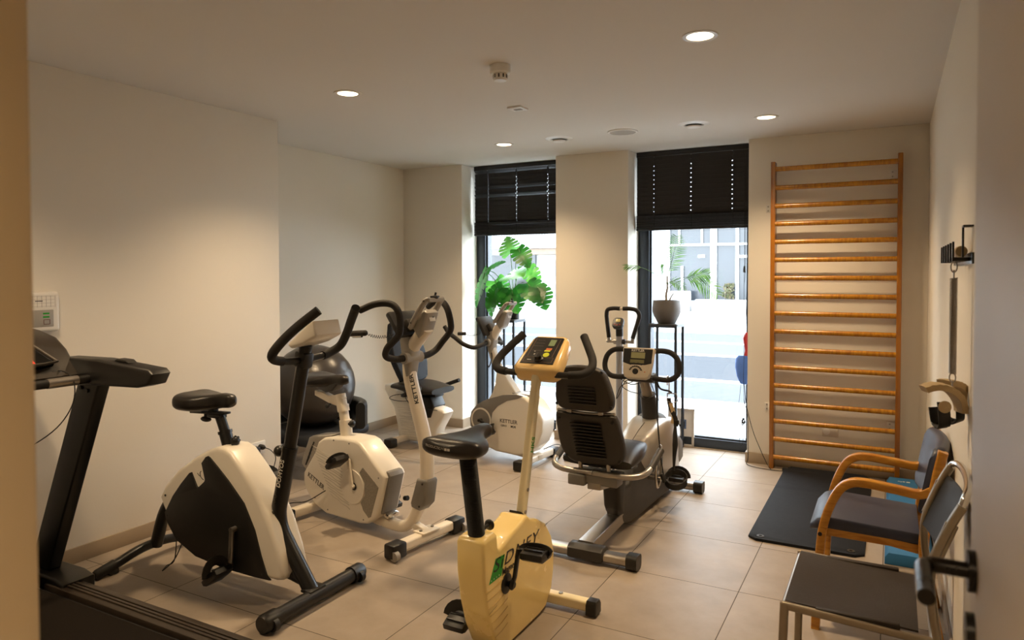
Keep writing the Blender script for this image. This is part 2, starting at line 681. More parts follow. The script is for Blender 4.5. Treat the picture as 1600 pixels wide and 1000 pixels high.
def window(name, x0, x1):
    w = MB()
    y0, y1 = 6.045, 6.115
    w.b2((x0, y0, 0), (x0 + .10, y1, ZC), .004).b2((x1 - .05, y0, 0), (x1, y1, ZC), .004)
    w.b2((x0, y0, 0), (x1, y1, .085), .004).b2((x0, y0, ZC - .09), (x1, y1, ZC), .004)
    for a, b in (((x0 + .10, y0 + .02, .085), (x0 + .118, y1 + .03, ZC - .09)), ((x1 - .062, y0 + .02, .085), (x1 - .05, y1 + .03, ZC - .09)), ((x0 + .1, y0 + .02, .085), (x1 - .05, y1 + .03, .10))):
        w.b2(a, b)
    o = struct(w.build(name, ANTH))
    MB().b2((x0 + .1, 6.085, .085), (x1 - .05, 6.091, ZC - .09)).build('pane', GLASS, o)
    return o


window('window_1', -3.655, -2.661)
window('window_2', -1.986, -1.0)
struct(MB().b2((-3.655, 6.02, 0), (-2.661, 6.05, .006)).b2((-1.986, 6.02, 0), (-1.0, 6.05, .006)).build('trim_2', SKIRT))


def blind(x0, x1, zb, label, loose, group, seed):
    rnd = random.Random(seed)
    t = thing('venetian_blind', label, 'blind', ((x0 + x1) / 2, 5.96, ZC), 0, group)
    MB().b2((x0, 5.935, ZC - .045), (x1, 5.985, ZC - .002), .004).build('headrail', BLIND, t)
    s = MB()
    pitch = .039
    holes = [x0 + (x1 - x0) * f for f in (.16, .5, .86)]
    cuts = [x0] + [v for hx in holes for v in (hx - .004, hx + .004)] + [x1]
    z = ZC - .06
    top = zb + .135
    i = 0
    while z > top:
        tilt = R(76 + rnd.uniform(-3, 2))
        if i < loose:
            tilt = R(rnd.choice((36, 42, 50, 72)))
        for k in range(0, len(cuts) - 1, 2):
            a, b = cuts[k], cuts[k + 1]
            sag = rnd.uniform(-.003, .003)
            secs = []
            for x, dz in ((a, 0), ((a + b) / 2, sag), (b, 0)):
                q = []
                for u in (-1, -.5, 0, .5, 1):
                    d = .025 * u
                    bow = .0022 * (1 - u * u)
                    q.append(V((x, 5.96 - d * math.cos(tilt) - bow * math.sin(tilt), z + dz + d * math.sin(tilt) - bow * math.cos(tilt))))
                q += [p + V((0, .0009, .0006)) for p in reversed(q)]
                secs.append(q)
            s.loft(secs)
        # webbing bridges the route holes so the slat stays one piece
        for hx in holes:
            s.b2((hx - .006, 5.952, z - .024), (hx + .006, 5.956, z + .009))
        z -= pitch
        i += 1
    s.build('slats', BLIND, t, 30)
    st = MB()
    z = zb + .024
    while z < top - .004:
        st.box(((x0 + x1) / 2, 5.96 + rnd.uniform(-.002, .002), z), (x1 - x0, .05, .0032), (R(rnd.uniform(-3, 3)), 0, 0))
        z += .0052
    st.build('stacked_slats', BLIND, t)
    br = MB().b2((x0, 5.934, zb), (x1, 5.986, zb + .02), .003)
    br = br.build('bottom_rail', BLIND, t)
    m = MB()
    for hx in holes:
        m.box((hx, 5.933, zb + .006), (.02, .006, .014), bev=.002)
    m.split('cord_clip', BLACK, br)
    for hx in holes:
        MB().tube([(hx + .012, 5.932, ZC - .05), (hx + .012, 5.931, zb + .02)], .0012, 6).build('ladder_cord', CORD, t)
    return settle(t)


blind(-3.618, -2.70, 1.862, 'black slatted blind with loose top slats above the large-leaved plant', 8, None, 3)
b2 = blind(-1.968, -1.03, 1.862, 'black slatted blind fully closed above the palm in the grey pot', 0, None, 5)
m = MB()
m.tube([(-1.055, 5.925, ZC - .06), (-1.055, 5.925, 1.55), (-1.057, 5.925, 1.42)], .002, 6)
m.tube([(-1.047, 5.927, ZC - .06), (-1.049, 5.927, 1.5), (-1.053, 5.926, 1.42)], .0015, 6)
m.lathe([(0, .055), (.006, .05), (.009, .03), (.011, 0), (0, -.004)], (-1.056, 5.925, 1.50), n=12)
m.tube(cat([(-1.056, 5.925, 1.5), (-1.058, 5.925, 1.2), (-1.053, 5.925, .95), (-1.057, 5.925, .62), (-1.045, 5.925, .34)], 6), .0018, 6)
pc = m.build('pull_cord', CORD, b2)
pc.data.transform(Matrix.Translation(-b2.location))
lp = MB()
lp.tube(cat([(-1.075, 5.92, .60), (-1.09, 5.92, .45), (-1.10, 5.92, .35), (-1.075, 5.92, .30), (-1.05, 5.92, .29)], 6), .0016, 6)
lp.tube(cat([(-1.05, 5.92, .29), (-1.075, 5.92, .2), (-1.085, 5.92, .12), (-1.07, 5.92, .09), (-1.058, 5.92, .13), (-1.05, 5.92, .27)], 6), .0018, 6)
for i in range(9):
    lp.tube(cat([(-1.05 + random.uniform(-.02, .015), 5.92 + random.uniform(-.01, .01), .285 + random.uniform(-.03, .03)) for _ in range(4)], 4), .0032, 6)
lo = lp.build('cord_knot', CORD, b2)
lo.data.transform(Matrix.Translation(-b2.location))


# ------------------------------------------------------------------ ceiling fittings
TRIM = mat('white lamp trim', '#cfc8bc', .35, 0, .02)


def downlight(x, y, label, watts=166):
    t = thing('recessed_downlight', label, 'ceiling light', (x, y, ZC), 0, 'recessed ceiling downlights')
    MB().lathe([(.058, .004), (.058, -.003), (.066, -.006), (.078, -.004), (.080, 0), (.080, .004)], n=40).build('trim_ring', TRIM, t)
    MB().lathe([(0, -.0015), (.0585, -.0015), (.0585, .003), (0, .003)], n=40).build('diffuser', LAMPM, t)
    l = bpy.data.lights.new('downlight beam', 'SPOT')
    l.energy = watts
    l.color = (1, .73, .44)
    l.spot_size = R(124)
    l.spot_blend = 1
    l.shadow_soft_size = .055
    o = bpy.data.objects.new('downlight_beam', l)
    COL.objects.link(o)
    o.parent = t
    o.location = (0, 0, -.012)
    return t


downlight(-.757, 3.155, 'largest-looking recessed downlight, nearest the camera on the right of the ceiling')
downlight(-2.785, 3.172, 'recessed downlight over the black and white upright bike, near the stepped wall')
downlight(-.757, 5.005, 'recessed downlight beside the top of the wooden wall bars')
downlight(-2.780, 5.032, 'recessed downlight in front of the blind with loose slats')

downlight(-2.785, 1.31, 'recessed downlight in the ceiling over the treadmill, out of view above the left edge', 160)
downlight(-.1, -.72, 'recessed downlight in the corridor ceiling outside the doorway', 300)

t = thing('smoke_detector', 'white domed smoke detector hanging from the ceiling', 'smoke detector', (-1.745, 3.12, ZC))
MB().lathe([(0, 0), (.052, 0), (.052, -.036), (.047, -.042), (0, -.042)], n=36).build('base', WHITEP, t)
d = MB().lathe([(0, -.04), (.033, -.04), (.036, -.046), (.036, -.066), (.031, -.076), (0, -.080)], n=30).build('sensing_head', WHITEP, t)
m = MB()
for i in range(10):
    a = 2 * math.pi * i / 10
    m.box((.0355 * math.cos(a), .0355 * math.sin(a), -.056), (.003, .007, .018), (0, 0, a))
m.onto(d, BLACK)

t = thing('motion_sensor', 'small square white sensor plate on the ceiling behind the smoke detector', 'sensor', (-2.09, 3.96, ZC))
MB().box((0, 0, -.006), (.1, .1, .012), bev=.003).build('plate', WHITEP, t)
MB().box((.004, 0, -.013), (.05, .034, .006), bev=.002).build('lens', GREYL, t)


def vent(x, y, label):
    t = thing('ceiling_vent', label, 'air vent', (x, y, ZC), 0, 'round ceiling air vents')
    MB().lathe([(.062, .004), (.062, -.002), (.070, -.010), (.095, -.004), (.108, 0), (.108, .003)], n=44).build('flange', WHITEP, t)
    MB().lathe([(0, .002), (.062, .002), (.062, .0), (0, .0)], n=30).build('duct', BLACK, t)
    MB().lathe([(0, -.012), (.046, -.012), (.052, -.017), (.045, -.024), (.02, -.027), (0, -.028)], n=36).build('valve_disc', WHITEP, t)
    return t


vent(-2.29, 5.025, 'round white ceiling air vent nearer the blind with loose slats')
vent(-1.238, 4.992, 'round white ceiling air vent nearer the fully closed blind')
t = thing('ceiling_speaker', 'flat round grey ceiling speaker between the two air vents', 'speaker', (-1.765, 5.005, ZC))
MB().lathe([(0, -.006), (.098, -.006), (.098, .002), (0, .002)], n=44).build('grille', mat('speaker grille', '#a39c92', .7, 0, .15, 300), t)
MB().lathe([(.097, .003), (.097, -.008), (.110, -.006), (.112, 0), (.112, .003)], n=44).build('rim', WHITEP, t)

# ------------------------------------------------------------------ the street outside
PAVE = tiles('pale pavers', (.55, .56, .57), (.62, .63, .64), (.44, .45, .46), .3, 0, .3, 0, .006, .7, R(45))
COBB = tiles('grey pavers', (.068, .072, .078), (.08, .084, .09), (.055, .058, .063), .2, 0, .1, 0, .008, .8, R(30))
ASPH = mat('asphalt', (.050, .053, .058), .9, 0, .08, 6, .3, 60, spec=0)
ASPL = mat('pale road', (.075, .078, .082), .9, 0, .05, 4, spec=0)
KERB = mat('kerb stone', (.4, .4, .4), .8, 0, .05, 4, spec=0)
for mm in (PAVE, COBB):
    mm.node_tree.nodes['Principled BSDF'].inputs['Specular IOR Level'].default_value = 0
g = MB()
for y0, y1, z, mm in ((6.12, 8.8, -.08, PAVE), (8.8, 10.3, -.085, COBB), (10.3, 10.5, -.075, KERB), (10.5, 13.7, -.11, ASPH), (13.7, 14.0, -.109, KERB), (14.0, 16.2, -.11, ASPL), (16.2, 16.5, -.108, KERB), (16.5, 18.8, -.11, ASPL), (18.8, 26.8, -.11, KERB)):
    g.use(mm).b2((-40, y0, z - .1), (25, y1, z))
struct(g.build('pavement_and_road'))
struct(MB().b2((-40, 26.8, -.2), (25, 30, .0)).build('far_pavement', KERB))
FACW = mat('white render', (.45, .45, .45), .8, 0, .03, 2, spec=0)
GLB = mat('shop glass', (.022, .026, .031), .15, 0, .25, 1.2)
t = thing('office_building', 'white building with a glazed front across the street', 'building', (-6.4, 27.5, 0))
m = MB()
m.b2((-9.6, 27.5, -.1), (-7.76, 28.6, 14)).b2((-7.76, 27.51, -.1), (3.4, 28, .40)).b2((-7.76, 27.51, 3.2), (3.4, 28.6, 14))
m.build('wall', FACW, t)
m = MB()
for x in (-7.38, -6.5):
    m.b2((x - .03, 27.52, 2.58), (x + .03, 27.62, 3.2))
for x, wd in ((-6.05, .11), (-5.17, .05), (-3.9, .06), (-2.7, .06), (-1.4, .06), (0, .06), (1.4, .06), (2.8, .06)):
    m.b2((x - wd, 27.48, .38), (x + wd, 27.62, 3.2))
m.b2((-7.76, 27.5, 2.53), (3.4, 27.62, 2.61)).b2((-5.17, 27.5, 2.05), (-3.9, 27.62, 2.15))
m.b2((-7.3, 27.5, .4), (-7.22, 27.6, 1.75))
m.build('mullions', FACW, t)
MB().b2((-7.76, 27.63, .38), (3.4, 27.7, 3.2)).build('glazing', GLB, t)
MB().b2((-6.65, 27.55, 2.07), (-6.4, 27.62, 2.18)).build('sign_plate', FACW, t)
settle(t)
t = thing('apartment_building', 'pale apartment block with a balcony slab across the street', 'building', (-14, 27.5, 0))
m = MB()
m.b2((-24, 28.2, -.1), (-13.75, 29.5, 14)).b2((-13.75, 28.0, -.1), (-9.6, 29.5, 14))
m.build('wall', FACW, t)
MB().b2((-24, 26.9, 2.55), (-9.7, 28.2, 2.9)).build('balcony', FACW, t)
MB().b2((-13.7, 27.0, 2.28), (-9.7, 28.0, 2.54)).build('soffit', mat('timber soffit', (.13, .095, .066), .7), t)
m = MB()
for i in range(110):
    m.b2((-24 + .13 * i, 26.92, 2.9), (-23.97 + .13 * i, 26.95, 3.9))
m.b2((-24, 26.9, 3.9), (-9.7, 26.97, 3.97))
m.build('railing', mat('grey railing', (.07, .08, .09), .5), t)
MB().b2((-23, 28.1, .3), (-13.95, 28.21, 2.3)).build('garage_glass', GLB, t)
MB().b2((-12.9, 27.93, .3), (-12.2, 28.01, 2.05)).build('doorway', ANTH, t)
settle(t)
for i, (x0, x1, z1, lab) in enumerate(((-7.55, -6.85, .78, 'tall white concrete block at the far kerb behind the palm pot'), (-6.6, -4.6, .47, 'long low white concrete block at the far kerb'))):
    t = tag(MB().b2((x0, 26.85, -.0), (x1, 27.35, z1), .04).build('concrete_block', FACW), lab, 'concrete block')
m = MB()
m.b2((-16.6, 24.2, .35), (-14.5, 25.8, .75), .12, 3).prism([(-16.5, .72), (-16.1, 1.15), (-15.3, 1.18), (-14.75, .72)], 24.3, 25.7, .08)
t = thing('parked_car', 'red car parked across the street, behind the large-leaved plant', 'car', (-15.5, 25, -.11))
m.build('body', mat('pale red car paint', '#d98a80', .3, coat=.5), t)
for x in (-16.15, -14.95):
    for y in (24.25, 25.75):
        MB().cyl((x, y - .09, .2), (x, y + .09, .2), .31, n=24).build('wheel', BLACKR, t)
settle(t)
t = thing('garden_shrub', 'small yellow-green shrub reflected beside the shop glazing', 'shrub', (-5.45, 27.3, .47))
m = MB()
rs = random.Random(4)
for i in range(190):
    a, b, c = rs.uniform(0, 6.28), rs.uniform(0, .22), rs.uniform(.05, .6)
    m.ell((-5.45 + b * math.cos(a), 27.3 + b * .5 * math.sin(a), .47 + c), (.045, .015, .03), (rs.random() * 3, rs.random() * 3, 0), 6, 4)
m.build('foliage', leaf_mat('yellow foliage', (.05, .06, .02), (.10, .075, .03)), t)
t['label'] = 'small yellow-green shrub standing on the long low white block'
settle(t)

# blue cloth bag hanging by the window edge, cords under it
t = thing('hanging_bag', 'blue cloth bag with a red top hanging at the right edge of the window', 'bag', (-1.075, 6.0, .6))
m = MB()
m.lathe([(0, .575), (.035, .585), (.06, .64), (.075, .72), (.072, .79), (.05, .815), (0, .82)], (-1.065, 5.985, 0), n=20)
bmesh.ops.transform(m.bm, matrix=Matrix.Translation((0, 6.005, 0)) @ Matrix.Diagonal((1, .5, 1, 1)) @ Matrix.Translation((0, -5.985, 0)), verts=m.bm.verts)
b = m.build('bag_body', mat('blue cloth', '#4a6db0', .7, 0, .2, 20), t)
MB().lathe([(0, .81), (.022, .815), (.012, .86), (.02, .9), (.03, .96), (.012, 1.0), (0, 1.01)], (-1.05, 6.005, 0), n=14).build('red_top', RED, t)
MB().tube(cat([(-1.052, 5.985, 1.0), (-1.05, 6.0, 1.3), (-1.045, 6.04, 1.6)], 4), .002, 6).build('cord', CORD, t)
settle(t)

# ------------------------------------------------------------------ light and camera
wd = bpy.data.worlds.new('overcast sky')
S.world = wd
wd.use_nodes = True
bg = wd.node_tree.nodes['Background']
bg.inputs['Color'].default_value = (.80, .91, 1, 1)
bg.inputs['Strength'].default_value = 17
for x0, x1 in ((-3.555, -2.76), (-1.886, -1.1)):
    l = bpy.data.lights.new('daylight portal', 'AREA')
    l.shape = 'RECTANGLE'
    l.size = x1 - x0
    l.size_y = 2.4
    l.cycles.is_portal = True
    o = bpy.data.objects.new('daylight_portal', l)
    COL.objects.link(o)
    o.location = ((x0 + x1) / 2, 6.2, 1.25)
    o.rotation_euler = (R(-90), 0, 0)

cd = bpy.data.cameras.new('camera')
cam = bpy.data.objects.new('camera', cd)
COL.objects.link(cam)
cd.sensor_width = 36
cd.lens = 1103.75 * 36 / 1600
cd.shift_y = -45.45 / 1600
cd.clip_start = .02
yaw, pitch, roll = .4941, -.0256, -.0022
f = V((-math.sin(yaw) * math.cos(pitch), math.cos(yaw) * math.cos(pitch), math.sin(pitch)))
r = V((math.cos(yaw), math.sin(yaw), 0))
u = r.cross(f)
r, u = r * math.cos(roll) + u * math.sin(roll), -r * math.sin(roll) + u * math.cos(roll)
cam.matrix_world = Matrix(((r.x, u.x, -f.x, 0), (r.y, u.y, -f.y, 0), (r.z, u.z, -f.z, 1.5), (0, 0, 0, 1)))
cd.dof.use_dof = True
cd.dof.aperture_fstop = 4.2
cd.dof.focus_distance = 4.0
S.camera = cam
S.view_settings.view_transform = 'Standard'
S.view_settings.look = 'None'
S.view_settings.gamma = 1
S.view_settings.exposure = 0
S.cycles.use_denoising = True
S.cycles.max_bounces = 10
S.cycles.transparent_max_bounces = 12
S.cycles.sample_clamp_indirect = 6


# ------------------------------------------------------------------ black and white upright bike (left)
# In each bike's own frame x points the way the rider faces, y to the rider's left, the origin under the front foot.
def black_bike():
    t = thing('exercise_bike', 'white and black upright exercise bike with black front post, nearest the left wall', 'exercise bike', (-2.285, 2.36, 0))
    sh = [(-.955, .33), (-.976, .368), (-.932, .436), (-.83, .527), (-.699, .608), (-.60, .655), (-.545, .672), (-.50, .672), (-.452, .655), (-.366, .577), (-.281, .487), (-.199, .359), (-.146, .239), (-.118, .139), (-.128, .112), (-.165, .104), (-.29, .103), (-.495, .105), (-.696, .128), (-.84, .185), (-.918, .27)]
    b = MB().prism(sh, -.082, .082, .022, 4).build('housing', WHITE, t, 50)
    m = MB()
    for y in (-.083, .083):
        m.cyl((-.925, y * .9, .385), (-.925, y * 1.02, .385), .006, n=10)
    m.split('screw', BLACK, b)
    pn = [(-.615, .618), (-.60, .624), (-.585, .618), (-.531, .579), (-.457, .522), (-.356, .432), (-.287, .317), (-.247, .203), (-.206, .112), (-.19, .104), (-.29, .1), (-.495, .1), (-.696, .12), (-.84, .176), (-.914, .262), (-.924, .30), (-.861, .394), (-.80, .462), (-.735, .525), (-.72, .53), (-.681, .465), (-.672, .462), (-.626, .498), (-.622, .508), (-.645, .585)]
    for y, s in ((-.083, -1), (.083, 1)):
        p = MB().prism(pn, y - .008, y + .008, .006, 2).build('side_panel', BLACK, t, 40)
        q = MB()
        for x, z in ((-.60, .606), (-.90, .29), (-.24, .125), (-.52, .115)):
            q.cyl((x, y, z), (x, y + s * .0095, z), .0045, n=10)
        q.split('screw', GREYD, p)
    q = MB().use(INK)
    q.tube(cat([(-.682, -.0828, .530), (-.670, -.0828, .520), (-.658, -.0828, .517)], 4), .0016, 6)
    q.tube(cat([(-.655, -.0828, .543), (-.662, -.0828, .533), (-.659, -.0828, .517), (-.648, -.0828, .507), (-.638, -.0828, .503)], 5), .0018, 6)
    q.onto(b, INK)
    # seat
    m = MB()
    m.tube([(-.535, 0, .60), (-.582, 0, .725)], .030, 18)
    m.tube([(-.580, 0, .718), (-.584, 0, .732)], .034, 18)
    m.tube([(-.58, 0, .72), (-.618, 0, .80)], .024, 18)
    sp = m.build('seat_post', BLACKM, t)
    m = MB()
    m.cyl((-.565, 0, .675), (-.52, 0, .685), .010)
    m.ell((-.512, 0, .687), (.020, .024, .024))
    for i in range(8):
        a = R(45 * i)
        m.ell((-.510, .022 * math.cos(a), .687 + .022 * math.sin(a)), .007, (0, 0, 0), 8, 6)
    m.build('post_knob', BLACK, sp)
    m = MB().box((-.69, 0, .812), (.25, .045, .012), (0, R(-3), 0), .004).box((-.64, 0, .80), (.09, .05, .02), bev=.006).box((-.665, 0, .826), (.04, .035, .03), bev=.006)
    sl = m.build('seat_slider', BLACKM, t)
    MB().cyl((-.72, 0, .81), (-.72, 0, .78), .009).ell((-.72, 0, .775), (.036, .016, .014)).build('slider_knob', BLACK, sl)
    sd = saddle(MB(), -.862, -.508, .925, .24, .105).build('saddle', VINYL, t, 60)
    rim = []
    for i in range(28):
        a = 2 * math.pi * i / 28
        cx, sy = math.cos(a), math.sin(a)
        x = -.70 + .158 * cx
        w = .108 * (.22 + .78 / (1 + math.exp(((x + .862) / .354 - .5) * 12)))
        rim.append((x, w * sy, .842 + .022 * (x + .86) / .35))
    MB().tube(rim, .006, 8, closed=True).build('saddle_trim', WHITE, sd)
    # front post, foot and struts
    m = MB()
    m.tube(cat([(-.022, 0, .055), (-.085, 0, .14), (-.165, 0, .245), (-.205, 0, .305), (-.221, 0, .355), (-.221, 0, .41), (-.20, 0, .49), (-.149, 0, .696)], 5), .0355, 20)
    m.tube([(-.153, 0, .682), (-.147, 0, .704)], .0375, 20)
    po = m.build('front_post', BLACKM, t)
    m = MB()
    for dx, dz in ((-.212, .45), (-.222, .395), (-.205, .475)):
        m.cyl((dx, -.033, dz), (dx, -.041, dz), .007, n=12)
    m.split('bolt', GREYD, po)
    up = MB().tube([(-.155, 0, .67), (-.044, 0, 1.174)], .0295, 20).build('upper_post', BLACKM, t)
    m = MB().cyl((-.165, 0, .668), (-.205, 0, .672), .010).ell((-.218, 0, .674), .026)
    m.build('post_knob', BLACK, po)
    m = MB()
    M = face((-.187, -.0348, .585), (.06, -.0, .25), (-1, 0, .2))
    m.use(INKW).text('DOMYOS', .032, M @ Matrix.Translation((0, -.012, .0)), .01)
    m.onto(po, INKW)
    MB().tube([(-.37, 0, .42), (-.222, 0, .368)], .034, 18).build('frame_strut', BLACKM, t)
    MB().tube([(-.26, 0, .14), (-.07, 0, .107)], .033, 18).build('frame_strut', BLACKM, t)
    ff = MB().tube([(0, -.285, .043), (0, .285, .043)], .034, 22).box((-.012, 0, .073), (.06, .1, .012), bev=.003).build('front_foot', BLACKM, t)
    for s in (-1, 1):
        m = MB().tube([(0, s * .235, .043), (0, s * .30, .043), (0, s * .312, .043)], [.0405, .0405, .034], 22)
        m.cyl((.03, s * .27 - .012, .034), (.03, s * .27 + .012, .034), .026, n=18)
        m.build('end_cap', BLACK, ff)
    # rear stand
    MB().tube(cat([(-.90, 0, .39), (-.99, 0, .33), (-1.06, 0, .235), (-1.122, 0, .07)], 5), .031, 18).build('rear_strut', BLACKM, t)
    rf = MB().tube(cat([(-1.135, y, z) for y, z in ((-.30, .024), (-.2, .045), (-.1, .070), (0, .078), (.1, .070), (.2, .045), (.30, .024))], 4), .0235, 16).build('rear_foot', BLACKM, t)
    for s in (-1, 1):
        m = MB().tube([(-1.135, s * .22, .041), (-1.135, s * .31, .024), (-1.135, s * .322, .022)], [.028, .026, .021], 16).box((-1.135, s * .235, .016), (.05, .05, .028), bev=.006)
        m.build('end_cap', BLACKR, rf)
    # cranks and pedals
    c = MB().cyl((-.409, -.12, .307), (-.409, .12, .307), .013).tube([(-.409, -.112, .312), (-.422, -.112, .150)], 1, sec=rrect(.026, .014, .005), up=(0, 1, 0)).build('crank', STEEL, t)
    pedal(t, (-.437, -.175, .118), -1, True, -38, 0, None, .045)
    c = MB().tube([(-.409, .112, .302), (-.398, .112, .464)], 1, sec=rrect(.026, .014, .005), up=(0, 1, 0)).build('crank', STEEL, t)
    pedal(t, (-.455, .165, .455), 1, True, -55, 0, None, .05)
    # handlebar and console
    hb = cat([(.147, -.118, 1.343), (.075, -.165, 1.275), (.02, -.198, 1.215), (-.028, -.21, 1.158), (-.055, -.175, 1.128), (-.062, -.10, 1.112), (-.062, 0, 1.108), (-.062, .10, 1.112), (-.055, .175, 1.128), (-.028, .21, 1.158), (.02, .198, 1.215), (.075, .165, 1.275), (.147, .118, 1.343)], 7)
    h = MB().tube(hb, .0165, 14).build('handlebar', BLACKM, t)
    k = len(hb)
    for seg in (hb[:34], hb[-34:]):
        MB().tube(seg, .0205, 14).build('grip', FOAM, h)
    MB().box((-.058, 0, 1.11), (.07, .06, .075), (0, R(12), 0), .012).build('handlebar_clamp', BLACK, t)
    cs = MB()
    pf = [(-.075, 1.182), (-.062, 1.196), (.062, 1.291), (.078, 1.292), (.098, 1.232), (.09, 1.222), (.02, 1.19), (-.055, 1.168)]
    cs.prism(pf, -.085, .085, .012, 3)
    co = cs.build('console', WHITE, t, 45)
    MB().prism([(-.052, 1.208), (.05, 1.286), (.049, 1.288), (-.053, 1.21)], -.065, .065).build('screen', SCREEND, co)
    MB().tube(cat([(-.98, .02, .25), (-.93, -.03, .05), (-.97, -.05, .006), (-.93, -.1, .008), (-.9, -.05, .06), (-.88, -.0, .18)], 6), .003, 6).build('power_cable', CORD, t)
    return t


black_bike()


# ------------------------------------------------------------------ ergometer details shared by the two white bikes
def ring_head(t, o, lean=0):
    """Grey carrying bracket on top of the post: two side arms, a top bar and a block with a small plate."""
    ox, oz = o
    P = lambda x, y, z: V((ox + x, y, oz + z))
    m = MB()
    for s in (-1, 1):
        m.tube(cat([P(-.045, s * .052, .0), P(.0, s * .066, .055), P(.045, s * .064, .115), P(.075, s * .058, .15), P(.09, s * .05, .158)], 4), 1, sec=rrect(.024, .032, .008), up=(0, 1, 0))
    m.tube([P(.088, -.058, .155), P(.088, .058, .155)], 1, sec=rrect(.026, .024, .008), up=(0, 0, 1))
    a = m.build('bracket', GREYL, t, 40)
    q = MB()
    for s in (-1, 1):
        for x, z in ((-.02, .03), (.02, .085), (.075, .15)):
            q.cyl(P(x, s * .07, z), P(x, s * .080, z), .0045, n=10)
    q.split('screw', GREYD, a)
    m = MB().prism([(ox - .05, oz + .01), (ox + .01, oz + .085), (ox + .05, oz + .10), (ox + .075, oz + .085), (ox + .03, oz - .03), (ox + .0, oz - .055)], -.048, .048, .012, 3)
    b = m.build('bracket_block', GREYL, t, 40)
    n = V((.6, 0, .3)).normalized()
    pl = MB().box(P(.064, 0, .058), (.003, .045, .04), (0, R(-20), 0), .001)
    pl = pl.build('plate', INKW, b)
    MB().box(P(.066, .006, .063), (.002, .008, .012), (0, R(-20), 0)).box(P(.0645, 0, .052), (.002, .026, .004), (0, R(-20), 0)).onto(pl, INK)
    m = MB().ell(P(.088, 0, .168), (.016, .022, .012)).tube([P(.088, -.035, .172), P(.088, .03, .172)], .005, 8).cyl(P(.085, .0, .17), P(.09, .004, .195), .006)
    m.build('sensor_clip', BLACK, a)
    return a


def coil(a, b, turns=14, r=.008):
    a, b = V(a), V(b)
    d = b - a
    u = d.cross(V((0, 0, 1))).normalized()
    w = u.cross(d).normalized()
    pts = []
    N = turns * 8
    for i in range(N + 1):
        t = i / N
        k = min(1, t * 5, (1 - t) * 5)
        s = V((0, 0, -.02 * 4 * t * (1 - t)))
        pts.append(a + d * t + s + (u * math.cos(2 * math.pi * turns * t) + w * math.sin(2 * math.pi * turns * t)) * r * k)
    return MB().tube(pts, .0016, 5)


